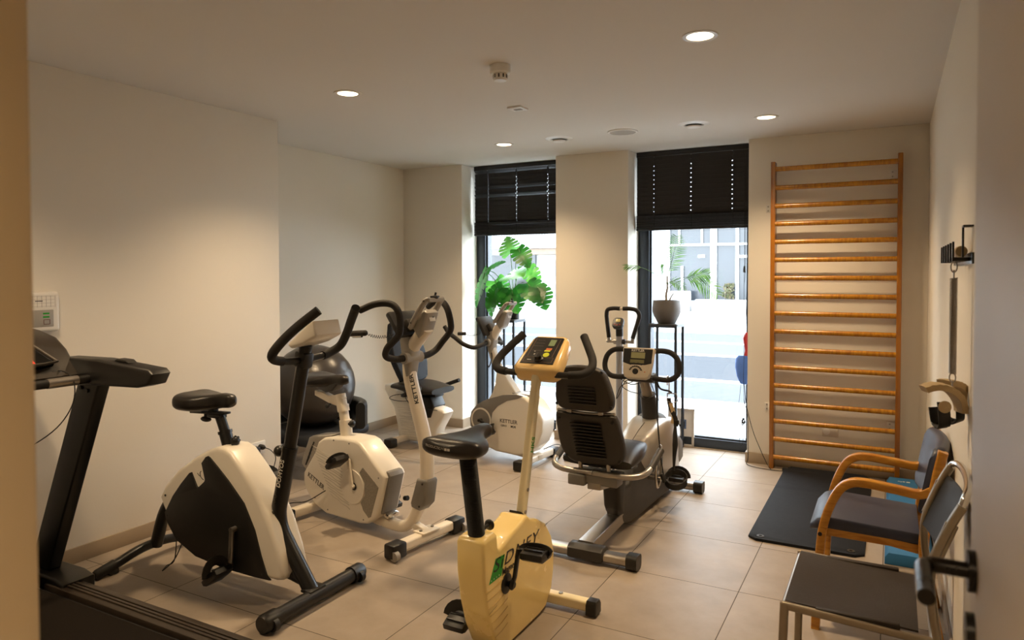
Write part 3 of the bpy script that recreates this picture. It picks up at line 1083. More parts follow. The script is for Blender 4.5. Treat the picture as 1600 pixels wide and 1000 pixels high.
# ------------------------------------------------------------------ white upright ergometer (middle left)
def white_ergometer():
    t = thing('exercise_bike', 'white upright ergometer with leaning white post and looped handlebar, in front of the grey ball', 'exercise bike', (-2.27, 3.18, 0), -8.5)
    pf = [(-.57, .525), (-.47, .525), (-.43, .515), (-.235, .365), (-.222, .345), (-.285, .13), (-.30, .105), (-.37, .055), (-.44, .042), (-.74, .04), (-.85, .075), (-.935, .15), (-.958, .20), (-.955, .26), (-.845, .40), (-.81, .47), (-.76, .50), (-.69, .515)]
    b = MB().prism(pf, -.085, .085, .018, 4).build('housing', WHITE, t, 48)
    rc = MB().prism([(-.852, .405), (-.955, .26), (-1.01, .30), (-1.0, .33), (-.93, .475), (-.90, .49), (-.70, .522), (-.72, .50), (-.81, .47)], -.06, .06, .012, 3).build('rear_cover', GREYL, t)
    v = MB()
    for i in range(5):
        x, z = -.895 - .018 * i * .6, .45 - .022 * i
        for s in (-1, 1):
            v.box((-.915 - .012 * i + .02, s * .061, .425 - .024 * i), (.07, .003, .009), (0, R(-58), 0))
    v.onto(rc, BLACK)
    gp = MB()
    gp.prism([(-.30, .31), (-.27, .285), (-.335, .105), (-.355, .095), (-.40, .13), (-.42, .17), (-.385, .22), (-.385, .29), (-.43, .345), (-.40, .38)], -.0875, -.083, .001)
    gp.prism([(-.30, .31), (-.27, .285), (-.335, .105), (-.355, .095), (-.40, .13), (-.42, .17), (-.385, .22), (-.385, .29), (-.43, .345), (-.40, .38)], .083, .0875, .001)
    gp.onto(b, mat('perforated grey', '#8b8478', .6, 0, .5, 140))
    ln = MB()
    rr = random.Random(2)
    for i in range(15):
        z = .435 - .019 * i
        x0 = -.86 + .012 * i
        x1 = -.60 + .006 * i
        p = [(x0 + (x1 - x0) * k / 5, -.0855, z - .1 * (k / 5) * .55 + rr.uniform(-.004, .004)) for k in range(6)]
        if z - .06 > .10:
            ln.tube(cat(p, 3), .0017, 5)
    ln.onto(b, mat('pale grey print', '#b3ab9d', .5))
    for s in (-1, 1):
        d = MB().lathe([(0, .0), (.097, .0), (.101, .004), (.099, .008), (0, .010)], (-.488, s * .085, .252), (0, s, 0), 40).build('crank_disc', WHITE, t)
        MB().lathe([(.018, .010), (.022, .0105), (.022, .012), (.018, .0125), (.0, .0125), (0, .01)], (-.466, s * .087, .26), (0, s, 0), 20).build('hub', BLACK, d)
    m = MB().use(INKG)
    m.text('KETTLER', .042, face((-.83, -.0862, .225), (.9, 0, -.36), (.36, 0, .9)), .012)
    m.onto(b, INKG)
    sc = MB()
    for x, z in ((-.66, .50), (-.52, .50), (-.27, .34), (-.40, .075), (-.72, .07), (-.84, .12)):
        sc.cyl((x, -.08, z), (x, -.0865, z), .005, n=10)
    sc.split('screw', GREY, b)
    fs = MB().prism([(-.243, .375), (-.222, .372), (-.208, .35), (-.268, .13), (-.285, .12), (-.29, .14), (-.23, .34)], -.055, .055, .006).build('front_strip', GREY, t)
    MB().box((-.262, 0, .115), (.05, .09, .03), (0, R(15), 0), .01).build('strip_foot', CHROME, fs)
    MB().cyl((-.21, .06, .20), (-.185, .06, .205), .014, n=14).build('tension_knob', BLACK, t)
    # frame
    fr = MB().tube(cat([(-.42, 0, .072), (-.30, 0, .062), (-.20, 0, .060), (-.14, 0, .072), (-.085, 0, .115), (-.045, 0, .18), (-.012, 0, .24)], 4), 1, sec=rrect(.06, .062, .02), up=(0, 1, 0))
    fr.build('lower_frame', WHITEM, t)
    m = MB().tube(cat([(-.02, 0, .22), (.012, 0, .30), (.027, 0, .40), (.020, 0, .54), (-.02, 0, .68), (-.062, 0, .80), (-.093, 0, .895), (-.104, 0, .96), (-.101, 0, 1.02), (-.078, 0, 1.085), (-.03, 0, 1.14), (.03, 0, 1.20)], 5), [1] * 56, sec=rrect(.066, .075, .024), up=(0, 1, 0))
    po = m.build('front_post', WHITEM, t)
    q = MB().use(INK).text('KETTLER', .042, face((-.064, -.0345, .862), (-.30, 0, 1), (-1, 0, -.30)), .022, 0, .0006)
    bmesh.ops.translate(q.bm, verts=q.bm.verts, vec=(.028, 0, 0))
    q.onto(po, INK)
    m = MB().prism([(-.055, .205), (.005, .195), (.045, .235), (.068, .36), (.06, .375), (-.012, .372), (-.02, .35), (-.062, .23)], -.047, .047, .014, 3)
    sl = m.build('post_sleeve', GREY, t, 45)
    q = MB()
    for x, z in ((.035, .35), (.01, .222)):
        q.cyl((x, -.045, z), (x, -.0495, z), .006, n=10)
    q.split('screw', BLACK, sl)
    MB().prism([(-.10, .12), (-.02, .10), (.03, .085), (.05, .06), (-.03, .06), (-.09, .085)], -.022, .022, .006).build('gusset', WHITEM, t)
    ff = MB().tube([(.02, -.255, .055), (.02, .255, .055)], 1, sec=rrect(.062, .05, .012), up=(0, 0, 1)).box((.02, 0, .083), (.085, .13, .010), bev=.003).build('front_foot', WHITEM, t)
    q = MB()
    for y in (-.045, .045):
        q.cyl((.02, y, .085), (.02, y, .094), .009, n=12)
    q.split('bolt', GREY, ff)
    for s in (-1, 1):
        c = MB().box((.02, s * .235, .046), (.078, .10, .08), bev=.012).build('end_cap', BLACK, ff)
        MB().cyl((.055, s * .27 - .014, .03), (.055, s * .27 + .014, .03), .026, n=20).build('wheel', GREYL, c)
    rf = MB().tube([(-.89, -.25, .05), (-.89, .25, .05)], 1, sec=rrect(.06, .055, .012), up=(0, 0, 1)).build('rear_foot', WHITEM, t)
    for s in (-1, 1):
        MB().box((-.89, s * .25, .042), (.074, .07, .076), bev=.01).build('end_cap', BLACK, rf)
    # seat
    m = MB().tube([(-.64, 0, .50), (-.655, 0, .61)], 1, sec=rrect(.062, .062, .016), up=(0, 1, 0)).tube([(-.652, 0, .59), (-.695, 0, .765)], 1, sec=rrect(.05, .05, .014), up=(0, 1, 0)).tube([(-.668, 0, .66), (-.678, 0, .70)], 1, sec=rrect(.060, .060, .014), up=(0, 1, 0))
    sp = m.build('seat_post', WHITEM, t)
    q = MB()
    for i in range(9):
        z = .62 + .013 * i
        q.cyl((-.634 - .245 * (z - .59), 0, z), (-.629 - .245 * (z - .59), 0, z), .004, n=8)
    q.onto(sp, BLACK)
    MB().cyl((-.63, 0, .588), (-.60, 0, .592), .008).ell((-.592, 0, .594), (.017, .022, .022)).build('post_knob', BLACK, sp)
    m = MB().prism([(-.92, .765), (-.92, .735), (-.78, .70), (-.70, .69), (-.66, .74), (-.68, .765), (-.78, .745), (-.86, .765)], -.022, .022, .006)
    sb = m.build('seat_slider', WHITEM, t)
    MB().cyl((-.77, 0, .70), (-.77, -.03, .69), .008).ell((-.77, -.04, .688), .016).build('slider_knob', BLACK, sb)
    sd = MB()
    saddle(sd, -1.01, -.625, .89, .25, .095)
    sd.prism([(-.93, .82), (-.88, .785), (-.80, .765), (-.74, .78), (-.68, .83)], -.035, .035, .01)
    sd.build('saddle', VINYL, t, 60)
    # cranks
    MB().cyl((-.466, -.12, .262), (-.466, .12, .262), .012).tube([(-.466, -.112, .262), (-.494, -.112, .420)], 1, sec=rrect(.022, .014, .005), up=(0, 1, 0)).build('crank', WHITEM, t)
    pedal(t, (-.535, -.165, .412), -1, True, -35, 0, None, .014)
    MB().tube([(-.466, .112, .262), (-.438, .112, .105)], 1, sec=rrect(.022, .014, .005), up=(0, 1, 0)).build('crank', WHITEM, t)
    pedal(t, (-.44, .165, .104), 1, True, 10)
    # cockpit
    ring_head(t, (.005, 1.20))
    m = MB().prism([(-.155, 1.16), (-.085, 1.175), (-.05, 1.06), (-.075, .93), (-.10, .905), (-.125, 1.0)], -.038, .038, .012, 3).cyl((-.085, -.066, 1.03), (-.085, .066, 1.03), .032, n=22)
    m.build('cockpit_mount', GREYL, t, 45)
    half = [(-.085, .06, 1.03), (-.088, .13, 1.032), (-.085, .195, 1.055), (-.05, .215, 1.105), (.015, .205, 1.165), (.028, .198, 1.215), (.008, .192, 1.295), (-.04, .20, 1.335), (-.12, .235, 1.335), (-.21, .265, 1.30)]
    for s in (-1, 1):
        MB().tube(cat([(x, s * y, z) for x, y, z in half], 6), .0185, 14).build('handlebar', FOAM, t)
    m = MB()
    Mx = Matrix.Translation((-.125, 0, 1.215)) @ Euler((0, R(-38), 0)).to_matrix().to_4x4()
    m.box(Mx.translation, (.035, .215, .165), Mx.to_3x3().to_4x4(), .012)
    co = m.build('console', BLACK, t)
    MB().box(Mx @ V((-.018, 0, .01)), (.002, .17, .11), Mx.to_3x3().to_4x4()).build('screen', SCREEND, co)
    MB().box(Mx @ V((.03, 0, -.03)), (.05, .09, .07), Mx.to_3x3().to_4x4(), .012).build('console_neck', GREYD, co)
    g = MB().tube([(-.36, -.2, 1.163), (-.245, -.2, 1.172)], .0165, 14).ell((-.245, -.2, 1.172), .0165, (0, 0, 0), 12, 8).build('pulse_grip', FOAM, t)
    MB().tube([(-.345, -.2, 1.148), (-.27, -.2, 1.154)], .008, 8).build('contact_strip', CHROME, g)
    coil((-.245, -.2, 1.172), (-.145, -.07, 1.165)).build('coiled_cable', CORD, t)
    MB().tube(cat([(-.72, -.10, .19), (-.80, -.18, .13), (-.9, -.24, .11), (-1.0, -.26, .02)], 6), .003, 6).build('power_cable', CORD, t)
    return t


white_ergometer()


# ------------------------------------------------------------------ white recumbent bike by the windows
def white_recumbent():
    t = thing('recumbent_bike', 'white recumbent exercise bike with dark blue backrest in the far corner', 'recumbent bike', (-2.45, 4.96, 0), -4.8)
    pf = [(-.575, .25), (-.575, .31), (-.56, .37), (-.508, .425), (-.44, .468), (-.386, .49), (-.25, .53), (-.122, .545), (-.05, .535), (.02, .49), (.085, .41), (.105, .35), (.101, .27), (.06, .17), (-.02, .09), (-.12, .06), (-.33, .07), (-.46, .11), (-.545, .18)]
    b = MB().prism(pf, -.105, .105, .025, 4).build('housing', WHITE, t, 48)
    gp = [(-.57, .25), (-.575, .31), (-.56, .37), (-.508, .428), (-.44, .468), (-.386, .49), (-.25, .532), (-.125, .548), (-.06, .54), (-.11, .515), (-.21, .49), (-.30, .44), (-.355, .38), (-.37, .31), (-.40, .25), (-.46, .22), (-.53, .22)]
    for y in (-.107, .107):
        MB().prism(gp, y - .004, y + .004, .003, 2).build('grey_arc', GREY, t)
    for s in (-1, 1):
        r = MB().lathe([(.086, .0), (.098, .0), (.098, .006), (.086, .006)], (-.46, s * .111, .312), (0, s, 0), 40, True)
        r.build('crank_ring', WHITE, t)
        MB().lathe([(0, 0), (.086, 0), (.086, .003), (0, .003)], (-.46, s * .110, .312), (0, s, 0), 36).build('crank_disc', GREY, t)
    q = MB().use(INKG)
    q.text('KETTLER', .042, face((-.20, -.1062, .325), (1, 0, 0), (0, 0, 1)), .012)
    q.text('GIRO', .024, face((-.245, -.1062, .288), (1, 0, 0), (0, 0, 1)), .0)
    q.use(INK).text('M2R', .026, face((-.155, -.1062, .288), (1, 0, 0), (0, 0, 1)), .004)
    q.onto(b, None)
    MB().prism([(-.20, .548), (-.03, .545), (-.02, .535), (-.04, .53), (-.19, .535)], -.06, .06, .004).build('top_cap', GREYL, b)
    MB().prism([(-.215, .50), (-.44, .47), (-.40, .53), (-.375, .60), (-.36, .70), (-.33, .72), (-.28, .68), (-.17, .55)], -.045, .045, .015, 3).build('post_base', WHITE, t, 45)
    MB().tube(cat([(-.19, 0, .53), (-.27, 0, .61), (-.345, 0, .70), (-.395, 0, .79), (-.425, 0, .87), (-.430, 0, .93), (-.395, 0, 1.01), (-.34, 0, 1.085), (-.31, 0, 1.12)], 5), 1, sec=rrect(.06, .068, .022), up=(0, 1, 0)).build('post', WHITEM, t)
    ring_head(t, (-.325, 1.10))
    m = MB().prism([(-.47, 1.04), (-.41, 1.04), (-.39, .96), (-.405, .85), (-.43, .80), (-.455, .90)], -.036, .036, .012, 3).cyl((-.44, -.062, .935), (-.44, .062, .935), .03, n=20)
    m.build('cockpit_mount', GREYL, t, 45)
    half = [(-.44, .055, .935), (-.445, .13, .92), (-.47, .20, .905), (-.53, .255, .935), (-.60, .275, .985), (-.655, .28, 1.02), (-.70, .28, 1.07)]
    for s in (-1, 1):
        MB().tube(cat([(x, s * y, z) for x, y, z in half], 6), .0175, 14).build('handlebar', FOAM, t)
    Mx = Matrix.Translation((-.475, 0, 1.065)) @ Euler((0, R(-30), 0)).to_matrix().to_4x4()
    co = MB().box(Mx.translation, (.034, .20, .17), Mx.to_3x3().to_4x4(), .012).build('console', BLACK, t)
    MB().box(Mx @ V((-.018, 0, .01)), (.002, .16, .11), Mx.to_3x3().to_4x4()).build('screen', SCREEND, co)
    MB().box(Mx @ V((.028, 0, -.03)), (.045, .08, .07), Mx.to_3x3().to_4x4(), .01).build('console_neck', GREYD, co)
    MB().tube([(-.615, -.21, 1.01), (-.55, -.2, 1.012)], .014, 12).build('pulse_grip', GREYD, t)
    coil((-.55, -.2, 1.012), (-.49, -.06, 1.02), 12, .006).build('coiled_cable', CORD, t)
    MB().tube(cat([(-.45, -.04, .90), (-.43, -.075, .80), (-.41, -.075, .74), (-.40, -.05, .80), (-.42, -.02, .88)], 6), .005, 8).build('cable_loop', CORD, t)
    # crank
    MB().cyl((-.46, -.15, .312), (-.46, .15, .312), .012).tube([(-.46, -.138, .312), (-.39, -.138, .285), (-.35, -.138, .27)], 1, sec=rrect(.024, .014, .005), up=(0, 1, 0)).build('crank', BLACKM, t)
    pedal(t, (-.345, -.19, .268), -1, True, 35)
    MB().tube([(-.46, .138, .312), (-.57, .138, .354)], 1, sec=rrect(.024, .014, .005), up=(0, 1, 0)).build('crank', BLACKM, t)
    pedal(t, (-.575, .19, .356), 1, True, 10)
    # stands
    for x, nm in ((0.0, 'front_foot'), (-1.32, 'rear_foot')):
        ft = MB().tube([(x, -.25, .05), (x, .25, .05)], 1, sec=rrect(.06, .05, .012), up=(0, 0, 1)).build(nm, WHITEM, t)
        for s in (-1, 1):
            MB().box((x, s * .25, .04), (.085, .09, .074), bev=.014).build('end_cap', BLACK, ft)
    MB().prism([(-.13, .07), (.04, .07), (.03, .035), (-.16, .04)], -.035, .035, .008).build('front_beam', WHITEM, t)
    MB().tube([(-1.05, 0, .09), (-.40, 0, .10)], 1, sec=rrect(.07, .06, .015), up=(0, 0, 1)).build('base_beam', WHITEM, t)
    # seat carriage
    pd = [(-1.56, .50), (-1.50, .50), (-1.42, .455), (-1.05, .365), (-.90, .335), (-.875, .31), (-.90, .26), (-.965, .16), (-1.0, .05), (-1.06, .03), (-1.34, .03), (-1.40, .06), (-1.41, .14), (-1.45, .30), (-1.56, .45)]
    p = MB().prism(pd, -.07, .07, .02, 3).build('seat_pedestal', WHITE, t, 48)
    ln = MB()
    rr = random.Random(5)
    for i in range(16):
        z = .31 - .016 * i
        w = [(-1.40 + .06 * (i / 16) + .30 * k / 5, -.0705, z + rr.uniform(-.006, .006)) for k in range(6)]
        ln.tube(cat(w, 3), .0016, 5)
    ln.onto(p, mat('faint grey print', '#b9b1a5', .5))
    m = MB().prism([(-1.30, .44), (-1.02, .44), (-.98, .36), (-1.02, .26), (-1.08, .25), (-1.12, .34), (-1.28, .40)], -.085, .085, .012).box((-1.15, 0, .455), (.34, .12, .04), bev=.008)
    m.build('seat_carriage', BLACK, t)
    st = MB()
    secs = []
    for i in range(9):
        a = i / 8
        x = -1.36 + .42 * a
        wd = .205 * (1 - .25 * a ** 3)
        zc = .505 + .012 * math.cos(math.pi * a)
        hh = .045 * max(.35, math.sin(math.pi * min(max(a, .08), .92)) ** .4)
        secs.append([V((x, wd * math.copysign(abs(math.cos(q)) ** .6, math.cos(q)), zc + hh * math.copysign(abs(math.sin(q)) ** .7, math.sin(q)))) for q in [2 * math.pi * j / 20 for j in range(20)]])
    st.loft(secs).build('seat_cushion', VINYL, t, 60)
    # backrest: cushion narrowing at its foot, leaning back
    bo = [(-.13, 0), (.13, 0), (.19, .10), (.215, .22), (.20, .36), (.16, .47), (.11, .53), (-.11, .53), (-.16, .47), (-.20, .36), (-.215, .22), (-.19, .10)]
    ln_ = lambda x, y, z: V((-1.27 - .30 * z + y, x, .555 + .955 * z))
    MB().prism([(p.x, p.y) for p in cat([(q[0], q[1], 0) for q in bo], 3, True)], -.035, .035, .018, 3, ln_).build('backrest', NAVYB, t, 50)
    m = MB()
    for s in (-1, 1):
        m.tube(cat([(-1.29, s * .09, .46), (-1.34, s * .09, .52), (-1.37, s * .10, .70), (-1.43, s * .1, .90)], 4), .013, 10)
    m.tube([(-1.31, -.09, .49), (-1.31, .09, .49)], .012, 10)
    m.build('backrest_frame', BLACKM, t)
    for s in (-1, 1):
        h = MB().tube(cat([(-1.20, s * .08, .45), (-1.20, s * .20, .45), (-1.18, s * .255, .465), (-1.10, s * .265, .50)], 5), .012, 12).build('side_handle', BLACKM, t)
        MB().tube([(-1.13, s * .265, .487), (-.97, s * .265, .545)], .017, 12).build('grip', FOAM, h)
    m = MB()
    m.tube(cat([(-1.15, -.26, .48), (-1.22, -.31, .47), (-1.30, -.28, .43), (-1.25, -.2, .40), (-1.1, -.14, .41)], 6), .003, 6)
    m.tube(cat([(-1.15, -.26, .48), (-1.15, -.22, .41), (-1.08, -.2, .36), (-1.0, -.12, .34), (-.95, -.07, .33)], 6), .003, 6)
    m.build('pulse_cable', CORD, t)
    MB().tube(cat([(.0, .10, .09), (.10, .16, .13), (.16, .2, .06), (.22, .22, .01)], 6), .003, 6).box((.17, .2, .03), (.08, .05, .05), (0, 0, .4), .01).build('power_cable', CORD, t)
    return t


white_recumbent()


# ------------------------------------------------------------------ cream upright bike in the foreground
def cream_bike():
    t = thing('exercise_bike', 'cream yellow upright exercise bike with green printed patch in the foreground', 'exercise bike', (-1.40, 2.86, 0), 90)
    pf = [(-.605, .475), (-.59, .492), (-.51, .496), (-.497, .485), (-.488, .43), (-.475, .425), (-.36, .455), (-.285, .472), (-.262, .484), (-.235, .480), (-.205, .456), (-.14, .436), (-.06, .392), (0, .318), (.026, .24), (.022, .16), (.0, .08), (-.06, .018), (-.12, .008), (-.44, .008), (-.50, .045), (-.55, .14), (-.585, .25), (-.603, .36)]
    b = MB().prism(pf, -.062, .062, .02, 4).build('housing', CREAM, t, 50)
    y = -.0625
    d = MB().use(GREEN).prism([(-.515, .396), (-.441, .390), (-.469, .315), (-.567, .314)], y - .0004, y)
    d.use(INKW)
    for i in range(4):
        d.ell((-.548 + .02 * i, y - .0006, .323), (.003, .0006, .003), (0, 0, 0), 8, 6)
    xd, yd = (1, 0, -.01), (.0, 0, 1)
    d.use(INK).text('SiDNEY', .070, face((-.345, y - .0008, .366), xd, yd) @ Matrix.Diagonal((1.55, 1, 1, 1)), -.002, .3, .0004, 1.1)
    d.text('Magnetic', .040, face((-.398, y - .0008, .322), xd, yd), .004, .15, .0004, .95)
    d.use(INK).tube([(-.565, y, .20), (-.505, y, .21)], .0006, 4).tube([(-.08, y, .385), (-.05, y, .39)], .001, 4)
    d.onto(b)
    # seam and rear grooves
    g = MB()
    for i in range(7):
        z = .09 + .033 * i
        g.tube(cat([(-.52 - .012 * i, y - .0002, z), (-.47 - .004 * i, y - .0006, z + .004), (-.42, y - .0006, z + .016)], 4), .0011, 5)
    g.onto(b, mat('groove shade of cream', '#c9a75f', .4))
    for s in (-1, 1):
        MB().lathe([(0, 0), (.040, 0), (.040, .004), (.030, .008), (0, .008)], (-.43, s * .062, .268), (0, s, 0), 30).build('bearing_cover', BLACK, t)
    m = MB().prism([(-.235, .49), (-.20, .465), (-.205, .405), (-.25, .41)], -.030, .030, .004)
    m.build('post_bracket', BLACKM, t)
    # seat
    n = 60
    a, c = V((-.548, 0, .468)), V((-.622, 0, .845))
    pts, rs = [], []
    for i in range(n * 2 + 1):
        pts.append(a + (c - a) * i / (n * 2))
        rs.append(.0335 if i % 2 else .0298)
    rs[0] = rs[1] = .036
    MB().tube(pts, rs, 24).build('seat_bellows', BLACKR, t, 80)
    MB().cyl((-.50, -.0, .50), (-.462, -.0, .50), .008).ell((-.455, 0, .50), (.012, .022, .022)).build('post_knob', BLACK, t)
    sd = MB()
    saddle(sd, -.775, -.455, .918, .255, .085, .014)
    sd.prism([(-.72, .85), (-.69, .83), (-.58, .83), (-.54, .86)], -.05, .05, .01)
    tree = BVHTree.FromBMesh(sd.bm)
    s = sd.build('saddle', VINYL, t, 60)
    # the word on the saddle's tail follows its curve
    q = MB().use(INKW).text('PRODUCTION', .0135, face((-1, .045, .874), (0, -1, -.03), (0, -.03, 1)), .02)
    q.b2((-1, -.012, .8675), (-1.0005, -.002, .8765)).b2((-1, -.024, .8672), (-1.0005, -.014, .8762))
    for v in q.bm.verts:
        hit = tree.ray_cast(V((-1, v.co.y, v.co.z)), V((1, 0, 0)))
        if hit[0] is not None:
            v.co.x = hit[0].x - .0012
    q.onto(s)
    # front post, console, handlebar
    po = MB().tube([(-.225, 0, .40), (-.192, 0, .415), (-.028, 0, 1.04)][1:], 1, sec=rrect(.046, .034, .009), up=(0, 1, 0)).build('front_post', CREAMM, t)
    q = MB()
    for z in (.47, .56):
        x = -.192 + .262 * (z - .415)
        q.cyl((x, -.016, z), (x, -.021, z), .008, n=14)
    q.split('bolt', STEEL, po)
    q = MB().use(GREEN).text('HKS', .038, face((-.103, -.0176, .745), (.26, 0, 1), (-1, 0, .26)), .014)
    q.onto(po)
    # console: slanted wedge, screen up towards the rider
    Mx = Matrix.Translation((.048, 0, 1.128)) @ Euler((0, R(-34.5), 0)).to_matrix().to_4x4()   # local x up the slope, z off the face
    secs = []
    for x, w, z0, z1 in ((-.128, .080, -.040, .004), (-.122, .100, -.058, .012), (-.10, .112, -.064, .018), (0, .104, -.060, .018), (.085, .094, -.055, .018), (.108, .084, -.048, .014), (.116, .066, -.036, .004)):
        secs.append([Mx @ V((x, p[0], p[1] + (z0 + z1) / 2)) for p in rrect(2 * w, z1 - z0, .022, 5)])
    co = MB().loft(secs).build('console', CONS, t, 55)
    pl = MB()
    pl.prism([(-.088, -.082), (.088, -.074), (.093, -.068), (.093, .068), (.088, .074), (-.088, .082)], 0, .004, 0, 1, lambda x, yy, z: Mx @ V((x, z, .0185 - .002 + yy)))
    p = pl.build('display_panel', BLACK, co)
    q = MB().use(SCREEN)
    B4 = lambda x0, x1, y0, y1, h=.0212: q.loft([[Mx @ V((x, yy, h - .001)) for x, yy in ((x0, y0), (x1, y0), (x1, y1), (x0, y1))], [Mx @ V((x, yy, h)) for x, yy in ((x0, y0), (x1, y0), (x1, y1), (x0, y1))]])
    q.use(mat('green lcd', '#7c8f68', .3))
    B4(.035, .078, -.042, -.012)
    q.use(INKO)
    B4(.004, .018, -.04, -.012)
    q.use(INKY)
    B4(-.006, .004, -.036, -.008)
    q.lathe([(0, 0), (.015, 0), (.015, .001), (0, .001)], Mx @ V((-.028, -.026, .0205)), Mx.to_3x3() @ V((0, 0, 1)), 24)
    q.use(INKG)
    B4(.03, .032, .01, .06)
    B4(.05, .052, .01, .055)
    B4(.07, .0715, .015, .05)
    B4(-.001, .001, .01, .055)
    B4(-.028, -.024, .0, .02)
    q.use(INKW)
    B4(-.008, -.005, .035, .042)
    B4(-.030, -.022, .028, .036)
    B4(-.066, -.063, .035, .055)
    q.use(mat('copper outline', '#8a6a4a', .4))
    for x0, x1, y0, y1 in ((-.047, -.046, -.066, .07), (-.078, -.077, -.07, .074), (-.078, -.046, .072, .073), (-.078, -.046, -.07, -.069), (-.04, .085, .062, .063), (-.04, .085, -.06, -.059)):
        B4(x0, x1, y0, y1)
    q.onto(p)
    kn = MB().lathe([(0, .0), (.022, 0), (.022, .006), (.017, .010), (.016, .026), (0, .028)], Mx @ V((-.058, -.002, .019)), Mx.to_3x3() @ V((0, 0, 1)), 24)
    kn.box(Mx @ V((-.058, -.002, .04)), (.034, .010, .014), Mx.to_3x3().to_4x4(), .003)
    kn.build('resistance_knob', BLACK, co)
    half = [(-.03, .0, 1.045), (-.03, .10, 1.048), (-.028, .165, 1.05), (-.005, .215, 1.056), (.028, .238, 1.078), (.062, .232, 1.11), (.105, .195, 1.16), (.148, .155, 1.208)]
    full = [(x, -yy, z) for x, yy, z in reversed(half)] + half[1:]
    hb = cat(full, 6)
    h = MB().tube(hb, .0145, 14).build('handlebar', BLACKM, t)
    k = 6 * 5 + 2
    MB().tube(hb[:k], .0185, 14).build('grip', FOAM, h)
    MB().tube(hb[-k:], .0185, 14).build('grip', FOAM, h)
    # cranks
    MB().cyl((-.43, -.10, .268), (-.43, .10, .268), .012).tube([(-.43, -.088, .262), (-.418, -.094, .295), (-.395, -.10, .40)], 1, sec=rrect(.022, .014, .005), up=(0, 1, 0)).ell((-.43, -.088, .268), (.018, .012, .022)).build('crank', BLACKM, t)
    pedal(t, (-.37, -.165, .388), -1, True, 5, 4, None, .008)
    MB().tube([(-.43, .088, .268), (-.462, .10, .135)], 1, sec=rrect(.022, .014, .005), up=(0, 1, 0)).build('crank', BLACKM, t)
    pedal(t, (-.478, .125, .105), 1, True, -15)
    for x, nm in ((0, 'front_foot'), (-.66, 'rear_foot')):
        W_ = .27 if x == 0 else .12
        ft = MB().tube([(x, -W_, .040), (x, W_, .040)], 1, sec=rrect(.05, .046, .01), up=(0, 0, 1)).build(nm, CREAMM, t)
        q = MB()
        for s in (-1, 1):
            q.cyl((x, s * .105, .062), (x, s * .105, .068), .010, n=14)
        q.split('bolt', STEEL, ft)
        for s in (-1, 1):
            MB().prism([(x - .033, .006), (x + .033, .006), (x + .033, .05), (x + .02, .068), (x - .02, .068), (x - .033, .05)], s * (W_ - .035), s * (W_ + .015), .006).build('end_cap', BLACK, ft)
    return t


cream_bike()


